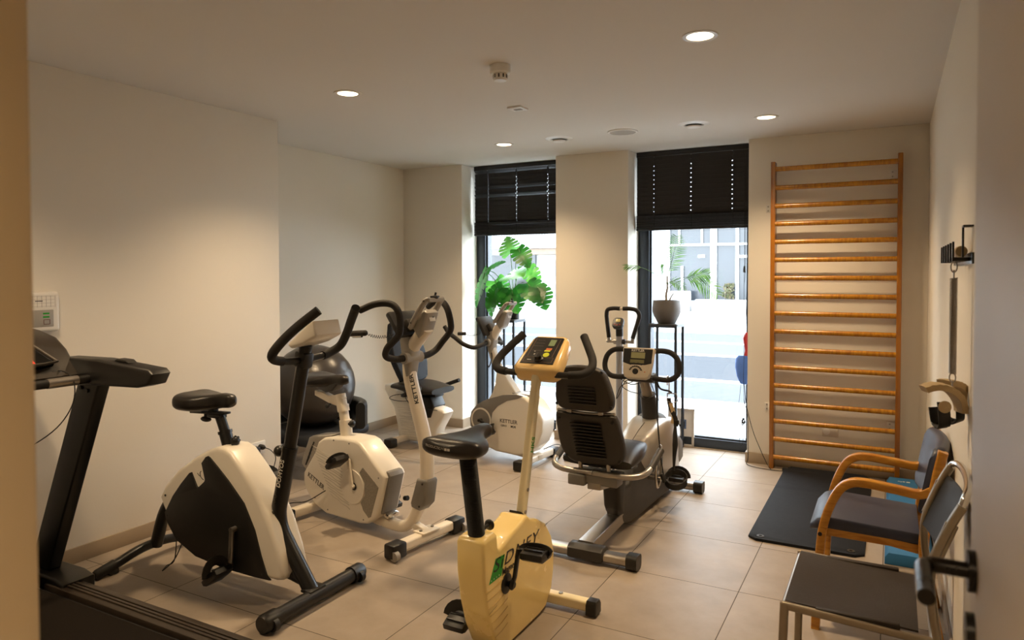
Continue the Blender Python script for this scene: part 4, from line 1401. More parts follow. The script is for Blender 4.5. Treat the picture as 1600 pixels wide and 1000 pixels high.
# ------------------------------------------------------------------ silver and grey recumbent bike
def grey_recumbent():
    t = thing('recumbent_bike', 'grey and silver recumbent exercise bike with black ribbed backrest', 'recumbent bike', (-1.40, 4.80, 0), 90)
    # feet and beam
    rf = MB().tube([(-1.405, -.255, .042), (-1.405, .255, .042)], 1, sec=rrect(.075, .05, .022, 4), up=(0, 0, 1)).build('rear_foot', STEEL, t)
    MB().prism([(-1.36, .02), (-1.36, .075), (-1.385, .088), (-1.425, .088), (-1.452, .07), (-1.452, .02)], -.115, .085, .012, 3).build('foot_cover', GREYD, t, 45)
    for s in (-1, 1):
        MB().tube([(-1.405, s * .235, .042), (-1.405, s * .292, .042)], 1, sec=rrect(.086, .075, .024, 4), up=(0, 0, 1)).build('end_cap', BLACK, rf)
    MB().tube([(-1.39, 0, .062), (-.80, 0, .085)], 1, sec=rrect(.088, .066, .006), up=(0, 0, 1)).build('base_beam', STEEL, t)
    ff = MB().tube([(0, -.245, .042), (0, .245, .042)], 1, sec=rrect(.07, .05, .022, 4), up=(0, 0, 1)).build('front_foot', STEEL, t)
    for s in (-1, 1):
        MB().tube([(0, s * .225, .042), (0, s * .285, .042)], 1, sec=rrect(.085, .075, .024, 4), up=(0, 0, 1)).build('end_cap', BLACK, ff)
    # lower dark body
    lo = [(-1.03, .30), (-.985, .09), (-.93, .045), (-.80, .02), (-.10, .018), (.02, .03), (.045, .09), (.03, .22), (-.10, .26), (-.35, .30), (-.55, .38), (-.66, .40), (-.74, .36), (-.84, .26), (-.90, .26), (-.95, .31)]
    b = MB().prism(lo, -.085, .085, .025, 4, lambda x, y, z: V((x, y * (.42 + .58 * min(1, max(0, (x + 1.03) / .5))), z))).build('lower_housing', CHARC, t, 50)
    MB().prism([(-1.035, .34), (-1.005, .16), (-.975, .115), (-.93, .115), (-.90, .30), (-.93, .34)], -.052, .052, .02, 3).build('rail_column', GREYD, t, 50)
    # silver upper shell, wide at the front
    secs = []
    for x, w, z0, z1 in ((-.71, .055, .36, .43), (-.69, .075, .33, .445), (-.62, .095, .29, .475), (-.52, .112, .24, .505), (-.40, .125, .20, .53), (-.28, .135, .17, .545), (-.15, .135, .15, .535), (-.02, .125, .14, .50), (.07, .105, .15, .44), (.11, .075, .19, .37), (.12, .05, .23, .33)):
        secs.append([V((x, p[0], p[1] + (z0 + z1) / 2)) for p in rrect(2 * w, z1 - z0, .055, 5)])
    m = MB().loft(secs)
    up = m.build('upper_shell', SILVER, t, 55)
    MB().tube([(-.66, 0, .463), (-.52, 0, .508), (-.40, 0, .533)], .0018, 6).onto(up, GREYD)
    rc = MB().prism([(-.755, .355), (-.735, .40), (-.64, .445), (-.60, .478), (-.56, .483), (-.57, .42), (-.68, .35)], -.052, .038, .012, 3).build('shell_recess', GREYD, t, 45)
    for s in (-1, 1):
        MB().prism([(-.02, .20), (.07, .22), (.06, .33), (-.02, .38), (-.10, .40), (-.13, .33)], s * .118, s * .128, .004).build('side_window', GREY, t)
        o = [(-.545 + .055 * math.cos(a) + .02 * math.sin(a), s * .138, .30 + .125 * math.sin(a)) for a in [2 * math.pi * i / 32 for i in range(32)]]
        MB().tube(o, .008, 10, closed=True).build('trim_loop', CHROME, t)
    # post
    MB().lathe([(.105, 0), (.10, .012), (.07, .022), (.05, .026)], (-.27, 0, .52), (-.38, 0, 1), 30).build('post_collar', CHARC, t)
    MB().tube([(-.262, 0, .51), (-.30, 0, .615), (-.337, 0, .705)], [.056, .052, .048], 24).build('post_sleeve', GREYD, t)
    MB().tube([(-.33, 0, .69), (-.40, 0, .785), (-.455, 0, .845)], [.034, .033, .030], 20).build('post', mat('bronze grey steel', '#857a6c', .35, .5), t)
    MB().prism([(-.52, .845), (-.42, .86), (-.40, .82), (-.43, .795), (-.50, .81)], -.085, .085, .012, 3).build('console_mount', GREYD, t)
    # console
    Mx = Matrix.Translation((-.535, 0, .93)) @ Euler((0, R(-73), 0)).to_matrix().to_4x4()
    # in the console's frame x runs up the face, y to the rider's left, z towards the rider
    P = lambda x, yy, z: Mx @ V((x, yy, z))
    out = [(-.10, -.055), (-.088, -.078), (-.06, -.088), (.09, -.102), (.098, -.096), (.098, .096), (.09, .102), (-.06, .088), (-.088, .078), (-.10, .055)]
    co = MB().prism(out, -.028, .022, .01, 3, lambda x, yy, z: P(x, z, yy)).build('console', mat('champagne plastic', '#c3b7a5', .32, .3, .03), t, 45)
    q = MB().prism([(.0, -.092), (.088, -.094), (.088, .094), (.0, .092), (-.012, .05), (-.012, -.05)], .020, .024, .001, 1, lambda x, yy, z: P(x, z, yy))
    dp = q.build('display_panel', BLACK, co)
    q = MB().use(SCREEN)

    def B4(x0, x1, y0, y1, h=.0255):
        q.loft([[P(x, yy, k) for x, yy in ((x0, y0), (x1, y0), (x1, y1), (x0, y1))] for k in (h - .002, h)])
    B4(.028, .066, -.048, .042)
    q.use(mat('dim lcd', '#6d6a4c', .25))
    B4(-.002, .020, -.045, .045)
    q.use(INKW).text('KETTLER', .021, face(P(.077, .0, .0262), Mx.to_3x3() @ V((0, -1, 0)), Mx.to_3x3() @ V((1, 0, 0))), .014)
    q.onto(dp)
    q = MB()
    q.lathe([(0, .0), (.019, 0), (.018, .005), (0, .006)], P(-.054, .006, .021), Mx.to_3x3() @ V((0, 0, 1)), 24)
    for i in range(8):
        a = R(20 + 20 * i)
        q.ell(P(-.054 + .033 * math.sin(a), .006 + .038 * math.cos(a), .022), (.007, .007, .004), (0, 0, 0), 10, 6)
    for i in range(4):
        a = R(45 + 30 * i)
        q.ell(P(-.036 + .036 * math.sin(a), .006 + .050 * math.cos(a), .022), (.006, .006, .004), (0, 0, 0), 10, 6)
    q.split('button', BLACK, co)
    q = MB().use(INKO).ell(P(-.055, -.055, .022), .004, (0, 0, 0), 8, 6)
    q.onto(co)
    half = [(-.47, .085, 1.005), (-.468, .14, 1.008), (-.466, .19, .998), (-.468, .228, .965), (-.473, .244, .91), (-.48, .232, .862), (-.488, .195, .836), (-.492, .14, .832), (-.49, .06, .84)]
    for s in (-1, 1):
        MB().tube(cat([(x, s * yy, z) for x, yy, z in half], 6), .017, 14).build('handlebar', FOAM, t)
    cb = MB()
    rr = random.Random(8)
    for pts in ([(-.47, .05, .83), (-.50, .10, .80), (-.50, .135, .72), (-.49, .16, .69), (-.48, .13, .77), (-.46, .06, .80)], [(-.47, .10, .835), (-.50, .12, .78), (-.47, .08, .74), (-.42, .03, .72)], [(-.45, -.05, .82), (-.47, -.08, .76), (-.44, -.10, .70), (-.40, -.12, .66)], [(-.5, .15, .83), (-.5, .06, .79), (-.47, .0, .80)]):
        cb.tube(cat(pts, 6), .0025, 6)
    cb.split('sensor_cable', CORD, t)
    # seat: carriage, side handles, cushion, two shell panels
    m = MB().box((-1.22, 0, .395), (.15, .26, .05), bev=.01).box((-1.28, .09, .385), (.07, .10, .06), bev=.01).box((-1.24, -.09, .39), (.10, .09, .06), bev=.01)
    m.build('seat_carriage', GREY, t)
    MB().prism([(-1.28, .37), (-.93, .33), (-.92, .30), (-1.0, .29), (-1.28, .335)], -.04, .04, .008).build('seat_rail', STEEL, t)
    hp = cat([(-1.29, 0, .43), (-1.28, .12, .425), (-1.262, .20, .425), (-1.225, .255, .435), (-1.15, .275, .455), (-1.03, .278, .498)], 6)
    for s in (-1, 1):
        h = MB().tube([(p.x, s * p.y, p.z) for p in hp], .017, 14).build('side_handle', STEEL, t)
        MB().tube([(-1.16, s * .274, .451), (-.985, s * .279, .512)], .020, 14).build('grip', GREYD, h)
    secs = []
    for i in range(11):
        a = i / 10
        x = -1.24 + .40 * a
        wd = .20 * (1 - .22 * a ** 3)
        zc = .475 + .02 * a
        hh = .05 * max(.4, math.sin(math.pi * min(max(a, .06), .94)) ** .4)
        secs.append([V((x, wd * math.copysign(abs(math.cos(v)) ** .55, math.cos(v)), zc + hh * math.copysign(abs(math.sin(v)) ** .7, math.sin(v)))) for v in [2 * math.pi * j / 20 for j in range(20)]])
    MB().loft(secs).build('seat_cushion', VINYL, t, 60)
    BK = mat('ribbed brown black plastic', '#2b2620', .48, 0, .1, 60, .25, 400)

    def panel(nm, z0, x0, x1, outline, vx, vz0, vz1, nv, bulge):
        """Backrest shell: outline in (y, height up the slope), leaning from x0 at the foot to x1 at the top."""
        top = max(p[1] for p in outline)
        L = top
        k = (x1 - x0) / L
        fn = lambda y, d, z: V((x0 + k * z + d - bulge * (1 - (y / .2) ** 2) * (d < 0), y, z0 + z * math.sqrt(max(0, 1 - k * k))))
        m = MB()
        pts = [(p.x, p.y) for p in cat([(q[0], q[1], 0) for q in outline], 3, True)]
        m.prism(pts, -.018, .03, .016, 3, fn)
        o = m.build(nm, BK, t, 50)
        v = MB()
        for i in range(nv):
            z = vz0 + (vz1 - vz0) * i / max(1, nv - 1)
            w = vx
            v.loft([[fn(s * w, -.0235, z + dz) + V((dd, 0, 0)) for s in (-1, -.5, 0, .5, 1)] for dz, dd in ((-.005, .006), (-.002, -.004), (.002, -.004), (.005, .006))], caps=False)
        v.onto(o, GREYD)
        q = MB()
        for s in (-1, 1):
            for z in (.12 * L, .88 * L):
                yy = s * (.12 if z > L / 2 and nm == 'upper_backrest' else .15)
                c = fn(yy, -.018, z)
                q.cyl(c + V((.004, 0, 0)), c + V((-.006, 0, 0)), .008, n=12)
        q.split('screw', BLACK, o)
        # cushion on the rider's side
        MB().prism([(a * .94, c * .94 + .03 * L) for a, c in pts], .028, .06, .018, 3, fn).build('cushion', VINYL, o, 60)
        return o
    panel('upper_backrest', .785, -1.392, -1.462, [(-.125, 0), (0, -.004), (.125, 0), (.160, .045), (.154, .11), (.128, .205), (.09, .24), (0, .252), (-.09, .24), (-.128, .205), (-.154, .11), (-.160, .045)], .075, .04, .13, 6, .012)
    panel('lower_backrest', .475, -1.255, -1.395, [(-.115, 0), (0, -.005), (.115, 0), (.168, .05), (.182, .12), (.178, .22), (.168, .305), (.14, .325), (0, .318), (-.14, .325), (-.168, .305), (-.178, .22), (-.182, .12), (-.168, .05)], .085, .05, .26, 11, .016)
    m = MB()
    for s in (-1, 1):
        m.tube(cat([(-1.27, s * .08, .42), (-1.275, s * .08, .47), (-1.30, s * .085, .56), (-1.375, s * .09, .77), (-1.40, s * .09, .86)], 4), .012, 10)
        m.cyl((-1.41, s * .088, .775), (-1.36, s * .088, .775), .015)
    m.tube([(-1.392, -.16, .775), (-1.385, 0, .765), (-1.392, .16, .775)], .009, 10, 4)
    m.build('backrest_frame', STEEL, t)
    # cranks
    MB().cyl((-.548, -.15, .225), (-.548, .15, .225), .013).tube([(-.548, -.148, .225), (-.42, -.152, .20)], 1, sec=rrect(.026, .014, .005), up=(0, 1, 0)).build('crank', CHROME, t)
    pedal(t, (-.38, -.215, .20), -1, True, 0)
    MB().tube([(-.548, .148, .225), (-.66, .152, .25)], 1, sec=rrect(.026, .014, .005), up=(0, 1, 0)).build('crank', CHROME, t)
    pedal(t, (-.68, .205, .255), 1, True, 10)
    return t


grey_recumbent()

# ------------------------------------------------------------------ stepper with upright pole, behind the grey recumbent
t = thing('stepper', 'grey stepper pole with split loop handlebar and small display, behind the recumbent bike', 'stepper', (-1.892, 5.3, 0))
MB().tube([(0, 0, .03), (0, 0, 1.015)], .027, 22).build('pole', mat('grey painted tube', '#8f8f93', .4, .3), t)
MB().tube([(0, 0, 1.0), (0, -.004, 1.075)], .029, 22).build('display_neck', BLACK, t)
Mx = Matrix.Translation((0, -.028, 1.10)) @ Euler((R(52), 0, 0)).to_matrix().to_4x4()
d = MB().prism([(p[0], p[1]) for p in rrect(.088, .095, .03, 5)], -.018, .018, .008, 3, lambda x, y, z: Mx @ V((x, z, y))).build('display', BLACK, t, 45)
MB().box(Mx @ V((0, .016, .019)), (.036, .028, .003), Mx.to_3x3().to_4x4(), .002).build('screen', mat('yellow lcd', '#b9ae6a', .3), d)
q = MB()
for x, y in ((-.02, -.02), (0, -.026), (.02, -.02)):
    q.ell(Mx @ V((x, y, .018)), (.006, .006, .004), (0, 0, 0), 10, 6)
q.split('button', RED, d)
m = MB().tube([(-.105, 0, .955), (.115, 0, .955)], .012, 14).cyl((-.045, 0, .955), (-.022, 0, .955), .022)
m.build('cross_tube', STEEL, t)
for s, x0 in ((-1, 0), (1, 0)):
    cx = .0335
    pts = [(s * .012 + cx * .5, -.0, 1.216), (s * .07 + cx * .5, 0, 1.217), (s * .118 + cx * .6, 0, 1.205), (s * .135 + cx * .8, 0, 1.168), (s * .128 + cx * .7, 0, 1.12), (s * .098 + cx * .3, 0, .985)]
    MB().tube(cat(pts, 6), .0165, 14).build('handlebar', FOAM, t)
    MB().tube([(s * .099 + cx * .3, 0, .99), (s * .096 + cx * .3, 0, .945)], .014, 14).build('handle_end', STEEL, t)
MB().tube([(.004, 0, 1.216), (.03, 0, 1.216)], .012, 12).build('handle_joint', WHITEM, t)
MB().cyl((.027, 0, .955), (.05, 0, .955), .02).build('height_knob', BLACK, t)
bs = MB().box((0, -.03, .02), (.34, .30, .03), bev=.01).box((0, .0, .09), (.12, .20, .14), bev=.02).build('base', GREY, t)
for s in (-1, 1):
    MB().box((s * .12, -.1, .13 + .03 * s), (.11, .26, .03), (R(8 * s), 0, 0), .01).build('tread_plate', BLACKR, t)
    MB().cyl((s * .12, -.0, .05), (s * .10, -.02, .14), .016).build('piston', STEEL, t)

# ------------------------------------------------------------------ straps hung on the grey recumbent's handlebar
t = thing('resistance_strap', 'black strap with foot loop hanging from the grey recumbent handlebar', 'exercise strap', (-1.215, 4.31, 0), 0)
hk = MB().tube(cat([(-1.226, 4.31, .80), (-1.226, 4.30, .848), (-1.224, 4.325, .852), (-1.222, 4.335, .81), (-1.218, 4.32, .74)], 5), .004, 8).build('hook', CHROME, t)
m = MB()
m.tube([(-1.225, 4.31, .75), (-1.17, 4.31, .75), (-1.16, 4.31, .705), (-1.195, 4.31, .69), (-1.226, 4.31, .70), (-1.225, 4.31, .75)], .0035, 8)
m.build('buckle', STEEL, t)
MB().tube(cat([(-1.218, 4.31, .72), (-1.205, 4.31, .66), (-1.172, 4.30, .60), (-1.168, 4.30, .55)], 5), 1, sec=rrect(.028, .004, .001), up=(0, 1, .0)).build('webbing', BLACKR, t)
MB().box((-1.165, 4.30, .575), (.03, .018, .03), bev=.003).build('slider', BLACK, t)
MB().tube(cat([(-1.205, 4.31, .69), (-1.185, 4.305, .62), (-1.19, 4.30, .565)], 5), 1, sec=rrect(.024, .004, .001), up=(0, 1, .0)).build('tan_webbing', FELT, t)
MB().tube([(-1.172, 4.30, .56), (-1.172, 4.295, .50), (-1.170, 4.29, .44), (-1.174, 4.285, .36), (-1.172, 4.27, .28)], [.007, .014, .017, .011, .006], 10, 4).build('elastic_band', BLACKR, t)
lp = [(-1.155 + .066 * math.cos(a), 4.255 + .045 * math.sin(a), .232 + .036 * math.sin(a)) for a in [2 * math.pi * k / 12 for k in range(12)]]
MB().tube(cat(lp, 4, True), 1, sec=rrect(.005, .036, .002), up=(0, 0, 1), closed=True).build('foot_loop', BLACKR, t)
settle(t)
t = thing('exercise_tube', 'thin black resistance tube running from the recumbent console down to the pedal', 'exercise strap', (-1.26, 4.33, 0), 0)
MB().tube(cat([(-1.315, 4.345, .845), (-1.298, 4.30, .79), (-1.285, 4.28, .72), (-1.27, 4.26, .55), (-1.245, 4.24, .36), (-1.225, 4.23, .255)], 5), .0045, 8).build('tube', CORD, t)
MB().cyl((-1.236, 4.235, .26), (-1.215, 4.225, .215), .014).build('handle_end', BLACKR, t)
MB().tube(cat([(-1.315, 4.345, .845), (-1.28, 4.33, .775), (-1.22, 4.32, .762), (-1.20, 4.31, .755)], 5), .006, 8).build('wrapped_band', BLACKR, t)
settle(t)


# ------------------------------------------------------------------ treadmill at the lower left (runner faces the left wall)
t = thing('treadmill', 'black treadmill with a slanted upright at the left wall', 'treadmill', (-2.75, 1.45, 0))
YC0 = 1.45
for s in (-1, 1):
    m = MB()
    y0, y1 = YC0 + s * .29, YC0 + s * .395
    m.b2((-3.30, min(y0, y1), .04), (-1.70, max(y0, y1), .128), .008)
    for k in (.33, .5, .68):
        yy = y0 + (y1 - y0) * k
        m.b2((-3.28, yy - .006, .126), (-1.71, yy + .006, .134), .002)
    m.build('side_rail', mat('dark side rail', '#2d241b', .45, 0, .08, 20), t)
MB().b2((-3.42, YC0 - .28, .06), (-1.68, YC0 + .28, .112), .004).build('deck', BLACK, t)
MB().b2((-3.40, YC0 - .265, .113), (-1.69, YC0 + .265, .117)).build('running_belt', mat('running belt', '#140e08', .9, 0, .15, 60, .4, 300, spec=.15), t)
MB().prism([(-3.68, .04), (-3.68, .16), (-3.62, .215), (-3.48, .225), (-3.36, .15), (-3.32, .12), (-3.32, .04)], YC0 - .27, YC0 + .27, .03, 3).build('motor_hood', BLACK, t)
for s in (-1, 1):
    yo = YC0 + s * .37
    MB().prism([(-3.64, 0), (-3.64, .15), (-3.24, .155), (-3.17, .14), (-3.17, .0)], yo - .07, yo + .075, .012).build('foot_plate', BLACKM, t)
    p = MB().tube([(-3.435, yo, .14), (-3.012, yo, 1.07)], 1, sec=rrect(.058, .135, .008), up=(1, 0, 0)).build('upright', BLACKM, t)
    q = MB()
    for x, z in ((-3.075, 1.01), (-3.03, 1.0)):
        q.cyl((x, yo + s * .028, z), (x, yo + s * .036, z), .009, n=12)
        q.cyl((x, yo - s * .028, z), (x, yo - s * .036, z), .009, n=12)
    q.split('bolt', BLACK, p)
    a = MB().prism([(-3.25, 1.10), (-3.20, 1.135), (-2.94, 1.14), (-2.60, 1.118), (-2.575, 1.10), (-2.605, 1.055), (-2.68, 1.038), (-3.02, 1.025), (-3.22, 1.03)], yo - .045, yo + .045, .012, 3).build('arm', BLACK, t)
    MB().prism([(-2.86, 1.136), (-2.84, 1.146), (-2.78, 1.144), (-2.76, 1.132)], yo - .02, yo + .02, .004).build('speed_switch', BLACKR, a)
co = MB().prism([(-3.58, 1.06), (-3.54, 1.23), (-3.48, 1.26), (-3.37, 1.248), (-3.25, 1.222), (-3.175, 1.175), (-3.125, 1.12), (-3.07, 1.07), (-3.09, 1.035), (-3.2, 1.02)], YC0 - .345, YC0 + .345, .02, 4).build('console', mat('console plastic', '#2a241d', .4, 0, .08, 30), t, 40)
ang = math.atan2(1.20 - 1.075, 3.28 - 3.11)
M0 = face((-3.165, YC0, 1.163), (0, 1, 0), (-.17, 0, .115))
q = MB()
fr = [(-.255, -.085), (.20, -.085), (.255, -.075), (.195, .085), (.165, .10), (-.165, .10), (-.195, .085), (-.255, -.075)]
q.tube([M0 @ V((a, b, .012)) for a, b in fr], .007, 8, closed=True)
fr_ = q.build('screen_frame', mat('frame bronze', '#3a3228', .6), co)
MB().loft([[M0 @ V((a * .97, b * .96, h)) for a, b in fr] for h in (-.03, .010)]).build('screen', SCREEND, co)
MB().box(M0 @ V((.16, -.066, .013)), (.012, .028, .005), M0.to_3x3().to_4x4()).build('red_light', LEDR, co)
q = MB()
for i in range(6):
    q.box((-3.098, YC0 - .25 + .1 * i, 1.085), (.012, .045, .016), (0, R(40), 0), .003)
q.split('button', BLACK, co)
m = MB().tube([(-3.00, YC0 - .345, 1.055), (-3.00, YC0 + .345, 1.055)], .0185, 16)
hb = m.build('handrail', BLACK, t)
for y in (-.22, .22):
    MB().tube([(-3.00, YC0 + y - .06, 1.055), (-3.00, YC0 + y + .06, 1.055)], .0205, 18).build('pulse_sensor', STEEL, hb)
MB().tube(cat([(-3.16, YC0 + .25, 1.085), (-3.06, YC0 + .26, 1.09), (-2.978, YC0 + .255, 1.05), (-2.99, YC0 + .25, .95), (-3.04, YC0 + .2, .85), (-3.14, YC0 + .1, .76), (-3.2, YC0 + .0, .72)], 6), .0025, 6).build('safety_cord', CORD, t)
settle(t)

# ------------------------------------------------------------------ control box, sockets, plugs on the left wall
t = thing('wall_control_box', 'white wall control box with a grey panel above the treadmill', 'control box', (XL, 1.93, 1.21))
b = MB().b2((XL, 1.80, 1.212), (XL + .035, 2.048, 1.412), .016, 4).build('cover', WHITEP, t)
q = MB().use(mat('printed grid', '#b7b1ab', .5))
for i in range(9):
    q.b2((XL + .034, 1.855 + .021 * i, 1.335), (XL + .0354, 1.857 + .021 * i, 1.392))
for i in range(4):
    q.b2((XL + .034, 1.85, 1.338 + .017 * i), (XL + .0354, 2.02, 1.3395 + .017 * i))
q.use(INK).b2((XL + .034, 1.93, 1.364), (XL + .0356, 1.965, 1.368))
q.onto(b)
p = MB().b2((XL + .034, 1.86, 1.238), (XL + .0365, 2.015, 1.322), .001).build('panel', GREYL, t)
q = MB().use(GREEN)
for z in (1.30, 1.283):
    q.b2((XL + .0362, 1.965, z), (XL + .0372, 1.995, z + .008))
q.use(mat('maroon print', '#6b3b33', .5))
for a, c in (((1.967, 1.25), (1.998, 1.2525)), ((1.967, 1.272), (1.998, 1.2745)), ((1.967, 1.25), (1.9695, 1.2745)), ((1.9955, 1.25), (1.998, 1.2745))):
    q.b2((XL + .0362, a[0], a[1]), (XL + .0372, c[0], c[1]))
q.onto(p)
settle(t)

t = thing('wall_socket', 'white double wall socket behind the black and white bike', 'socket', (XL, 3.30, .33))
MB().b2((XL, 3.222, .292), (XL + .012, 3.378, .378), .005).build('plate', WHITEP, t)
for y in (3.262, 3.338):
    MB().lathe([(.020, .0125), (.026, .0125), (.026, .010), (.020, .010)], (XL, y, .335), (1, 0, 0), 24, True).build('socket_ring', WHITEP, t)
settle(t)
t = thing('power_plug', 'square black power adapter plugged into the left socket', 'plug', (XL + .012, 3.262, .335))
MB().b2((XL + .012, 3.238, .30), (XL + .062, 3.292, .358), .008).build('adapter', BLACK, t)
MB().tube(cat([(XL + .03, 3.262, .302), (XL + .032, 3.264, .24), (XL + .035, 3.275, .16), (XL + .03, 3.26, .08), (XL + .08, 3.20, .006), (XL + .2, 3.1, .004)], 6), .003, 6).build('cable', CORD, t)
settle(t)
t = thing('power_plug', 'round black plug in the right socket with a looping cable', 'plug', (XL + .012, 3.335, .345))
MB().lathe([(0, 0), (.018, 0), (.017, .03), (.009, .045), (0, .05)], (XL + .012, 3.330, .342), (1, 0, 0), 18).build('plug_body', BLACK, t)
MB().tube(cat([(XL + .055, 3.33, .342), (XL + .08, 3.36, .32), (XL + .07, 3.41, .26), (XL + .06, 3.40, .18), (XL + .05, 3.41, .1), (XL + .09, 3.40, .006), (XL + .2, 3.34, .004)], 6), .003, 6).build('cable', CORD, t)
settle(t)

# ------------------------------------------------------------------ grey ball on a low black chair in the alcove
t = thing('low_chair', 'low black padded chair in the alcove carrying the big grey ball', 'chair', (-3.86, 4.0, 0))
MB().box((-3.87, 3.99, .30), (.60, .62, .085), bev=.035, seg=4).build('seat', mat('dark blue grey seat cloth', '#1d2129', .6, 0, .25, 30, .4, 120), t)
bk = []
for i in range(13):
    a = R(20 + 14 * i)
    bk.append((-3.87 + .36 * math.cos(a), 4.02 + .34 * math.sin(a), .42))
MB().tube(bk, 1, sec=rrect(.07, .20, .032, 4), up=(0, 0, 1)).build('backrest', BLACK, t)
for x, y in ((-3.62, 3.76), (-4.10, 3.72), (-3.64, 4.24), (-4.10, 4.24)):
    MB().tube([(x, y, .275), (x + (.035 if x > -3.8 else -.02), y - .02, .0)], 1, sec=rrect(.05, .022, .004), up=(0, 1, 0)).build('leg', BLACKM, t)
settle(t)
b = MB()
prof = []
for i in range(41):
    a = -math.pi / 2 + math.pi * i / 40
    rr = .312 + (.0012 if i % 3 == 0 else 0)
    prof.append((rr * math.cos(a), rr * math.sin(a) * .985))
b.lathe(prof, (0, 0, 0), (0.25, -.2, 1), 56)
b = b.build('exercise_ball', BALLM, None, 80)
b.location = (-3.875, 4.0, .648)
tag(b, 'large dark grey exercise ball resting on the low black chair in the alcove', 'exercise ball')
vl = MB().lathe([(0, 0), (.012, 0), (.012, .004), (0, .005)], (.10, -.28, .095), (.3, -.86, .3), 14).build('valve', BLACK, b)


# ------------------------------------------------------------------ plants on their stands
def stand(x, y, w, h, label):
    t = thing('plant_stand', label, 'plant stand', (x, y, 0), 0, 'tall black plant stands')
    b = .022
    tp = MB().box((0, 0, h - .004), (w, w, .008), bev=.002).build('top', mat('black steel top', '#4a4643', .35, .3), t)
    for sx in (-1, 1):
        for sy in (-1, 1):
            MB().box((sx * (w / 2 - b / 2), sy * (w / 2 - b / 2), (h - .012) / 2), (b, b, h - .012), bev=.001).build('leg', ANTH, t)
    m = MB()
    for z in (.006, h - .018):
        for s in (-1, 1):
            m.box((s * (w / 2 - b / 2), 0, z), (b, w - 2 * b, b)).box((0, s * (w / 2 - b / 2), z), (w - 2 * b, b, b))
    m.split('crossbar', ANTH, t)
    return t


stand(-1.69, 5.91, .245, 1.067, 'tall black metal plant stand under the grey pot')
stand(-3.215, 5.905, .245, 1.062, 'tall black metal plant stand under the small black pot')


def monstera_leaf(L, W, bend, cup, seed, mirror=1):
    """Heart-shaped blade along +x with deep side cuts; bends down along its length."""
    r = random.Random(seed)
    m = MB()
    lobes = 6

    def pt(t, v):
        # t along the midrib 0..1, v across -1..1 of the outline
        w = W * (math.sin(math.pi * min(1, (t * .86 + .14))) ** .75) * (1 - .25 * t)
        back = -.22 * L * max(0, .35 - t) / .35 * abs(v) ** 1.3
        x = L * t + back + .10 * L * abs(v) * t
        y = w * v
        z = -bend * L * t * t + cup * abs(y) - .35 * cup * (y * y) / max(W, .01) * 3
        return V((x, y, z))
    for s in (-1, 1):
        for i in range(lobes):
            t0, t1 = i / lobes, (i + 1) / lobes
            cut = .062 / lobes if i < lobes - 1 else 0
            depth = .34 if i else .75
            rows = []
            for k in range(6):
                v = k / 5
                g = cut * max(0, (v - depth) / (1 - depth)) * 2.2
                a, b = t0 + g * .6, t1 - g
                rows.append([pt(a + (b - a) * j / 3, s * v * (1 - .05 * (abs(j - 1.5) / 1.5) ** 2 * (v > .9))) for j in range(4)])
            vs = [p for q in rows for p in q]
            fs = []
            for k in range(5):
                for j in range(3):
                    f = (k * 4 + j, k * 4 + j + 1, k * 4 + 4 + j + 1, k * 4 + 4 + j)
                    fs.append(f if s > 0 else f[::-1])
            m.add(vs, fs)
    return m


t = thing('potted_monstera', 'large-leaved green split-leaf plant in a small black pot at the window', 'potted plant', (-3.155, 5.9, 1.062))
MB().lathe([(0, 0), (.046, 0), (.05, .004), (.052, .135), (.052, .14), (.047, .14), (.045, .12), (0, .12)], n=32).build('pot', POTB, t)
MB().lathe([(0, .118), (.046, .118), (.046, .122), (0, .126)], n=24).build('soil', SOIL, t)
OX, OY, OZ = -3.155, 5.9, 1.062
# (pixel-free) leaf list: blade base position, heading in the xz/y directions, length, width, bend, light?
leaves = [((-.04, .0, .62), (.10, -.25, .22), (.5, -.7, .2), .19, .095, .2, 1),
          ((.05, -.02, .66), (.55, -.3, -.5), (.3, -.8, .4), .20, .085, .35, 0),
          ((-.05, -.03, .42), (.6, -.45, .12), (.05, -.6, .8), .25, .12, .3, 1),
          ((.16, -.05, .34), (.6, -.35, -.35), (.2, -.7, .7), .24, .115, .35, 0),
          ((.28, -.06, .30), (.5, -.35, -.6), (.4, -.7, .5), .20, .10, .4, 0),
          ((.02, -.08, .28), (.35, -.4, -.65), (.1, -.8, .5), .22, .115, .3, 0),
          ((-.09, -.07, .30), (-.5, -.35, -.55), (-.2, -.8, .5), .23, .115, .3, 0),
          ((-.19, -.06, .26), (-.2, -.3, -.9), (-.5, -.7, .3), .22, .11, .35, 0),
          ((-.28, -.04, .45), (-.35, -.25, -.9), (-.6, -.7, .2), .33, .11, .2, 0),
          ((-.30, -.02, .46), (.7, -.3, .30), (-.1, -.6, .8), .27, .06, .15, 0),
          ((-.22, .02, .36), (.3, -.2, -.5), (.0, -.9, .4), .22, .11, .3, 1),
          ((.10, .03, .50), (.6, -.2, -.5), (.3, -.8, .4), .22, .08, .3, 1),
          ((-.02, -.05, .25), (-.15, -.5, -.6), (.0, -.8, .6), .18, .10, .3, 0)]
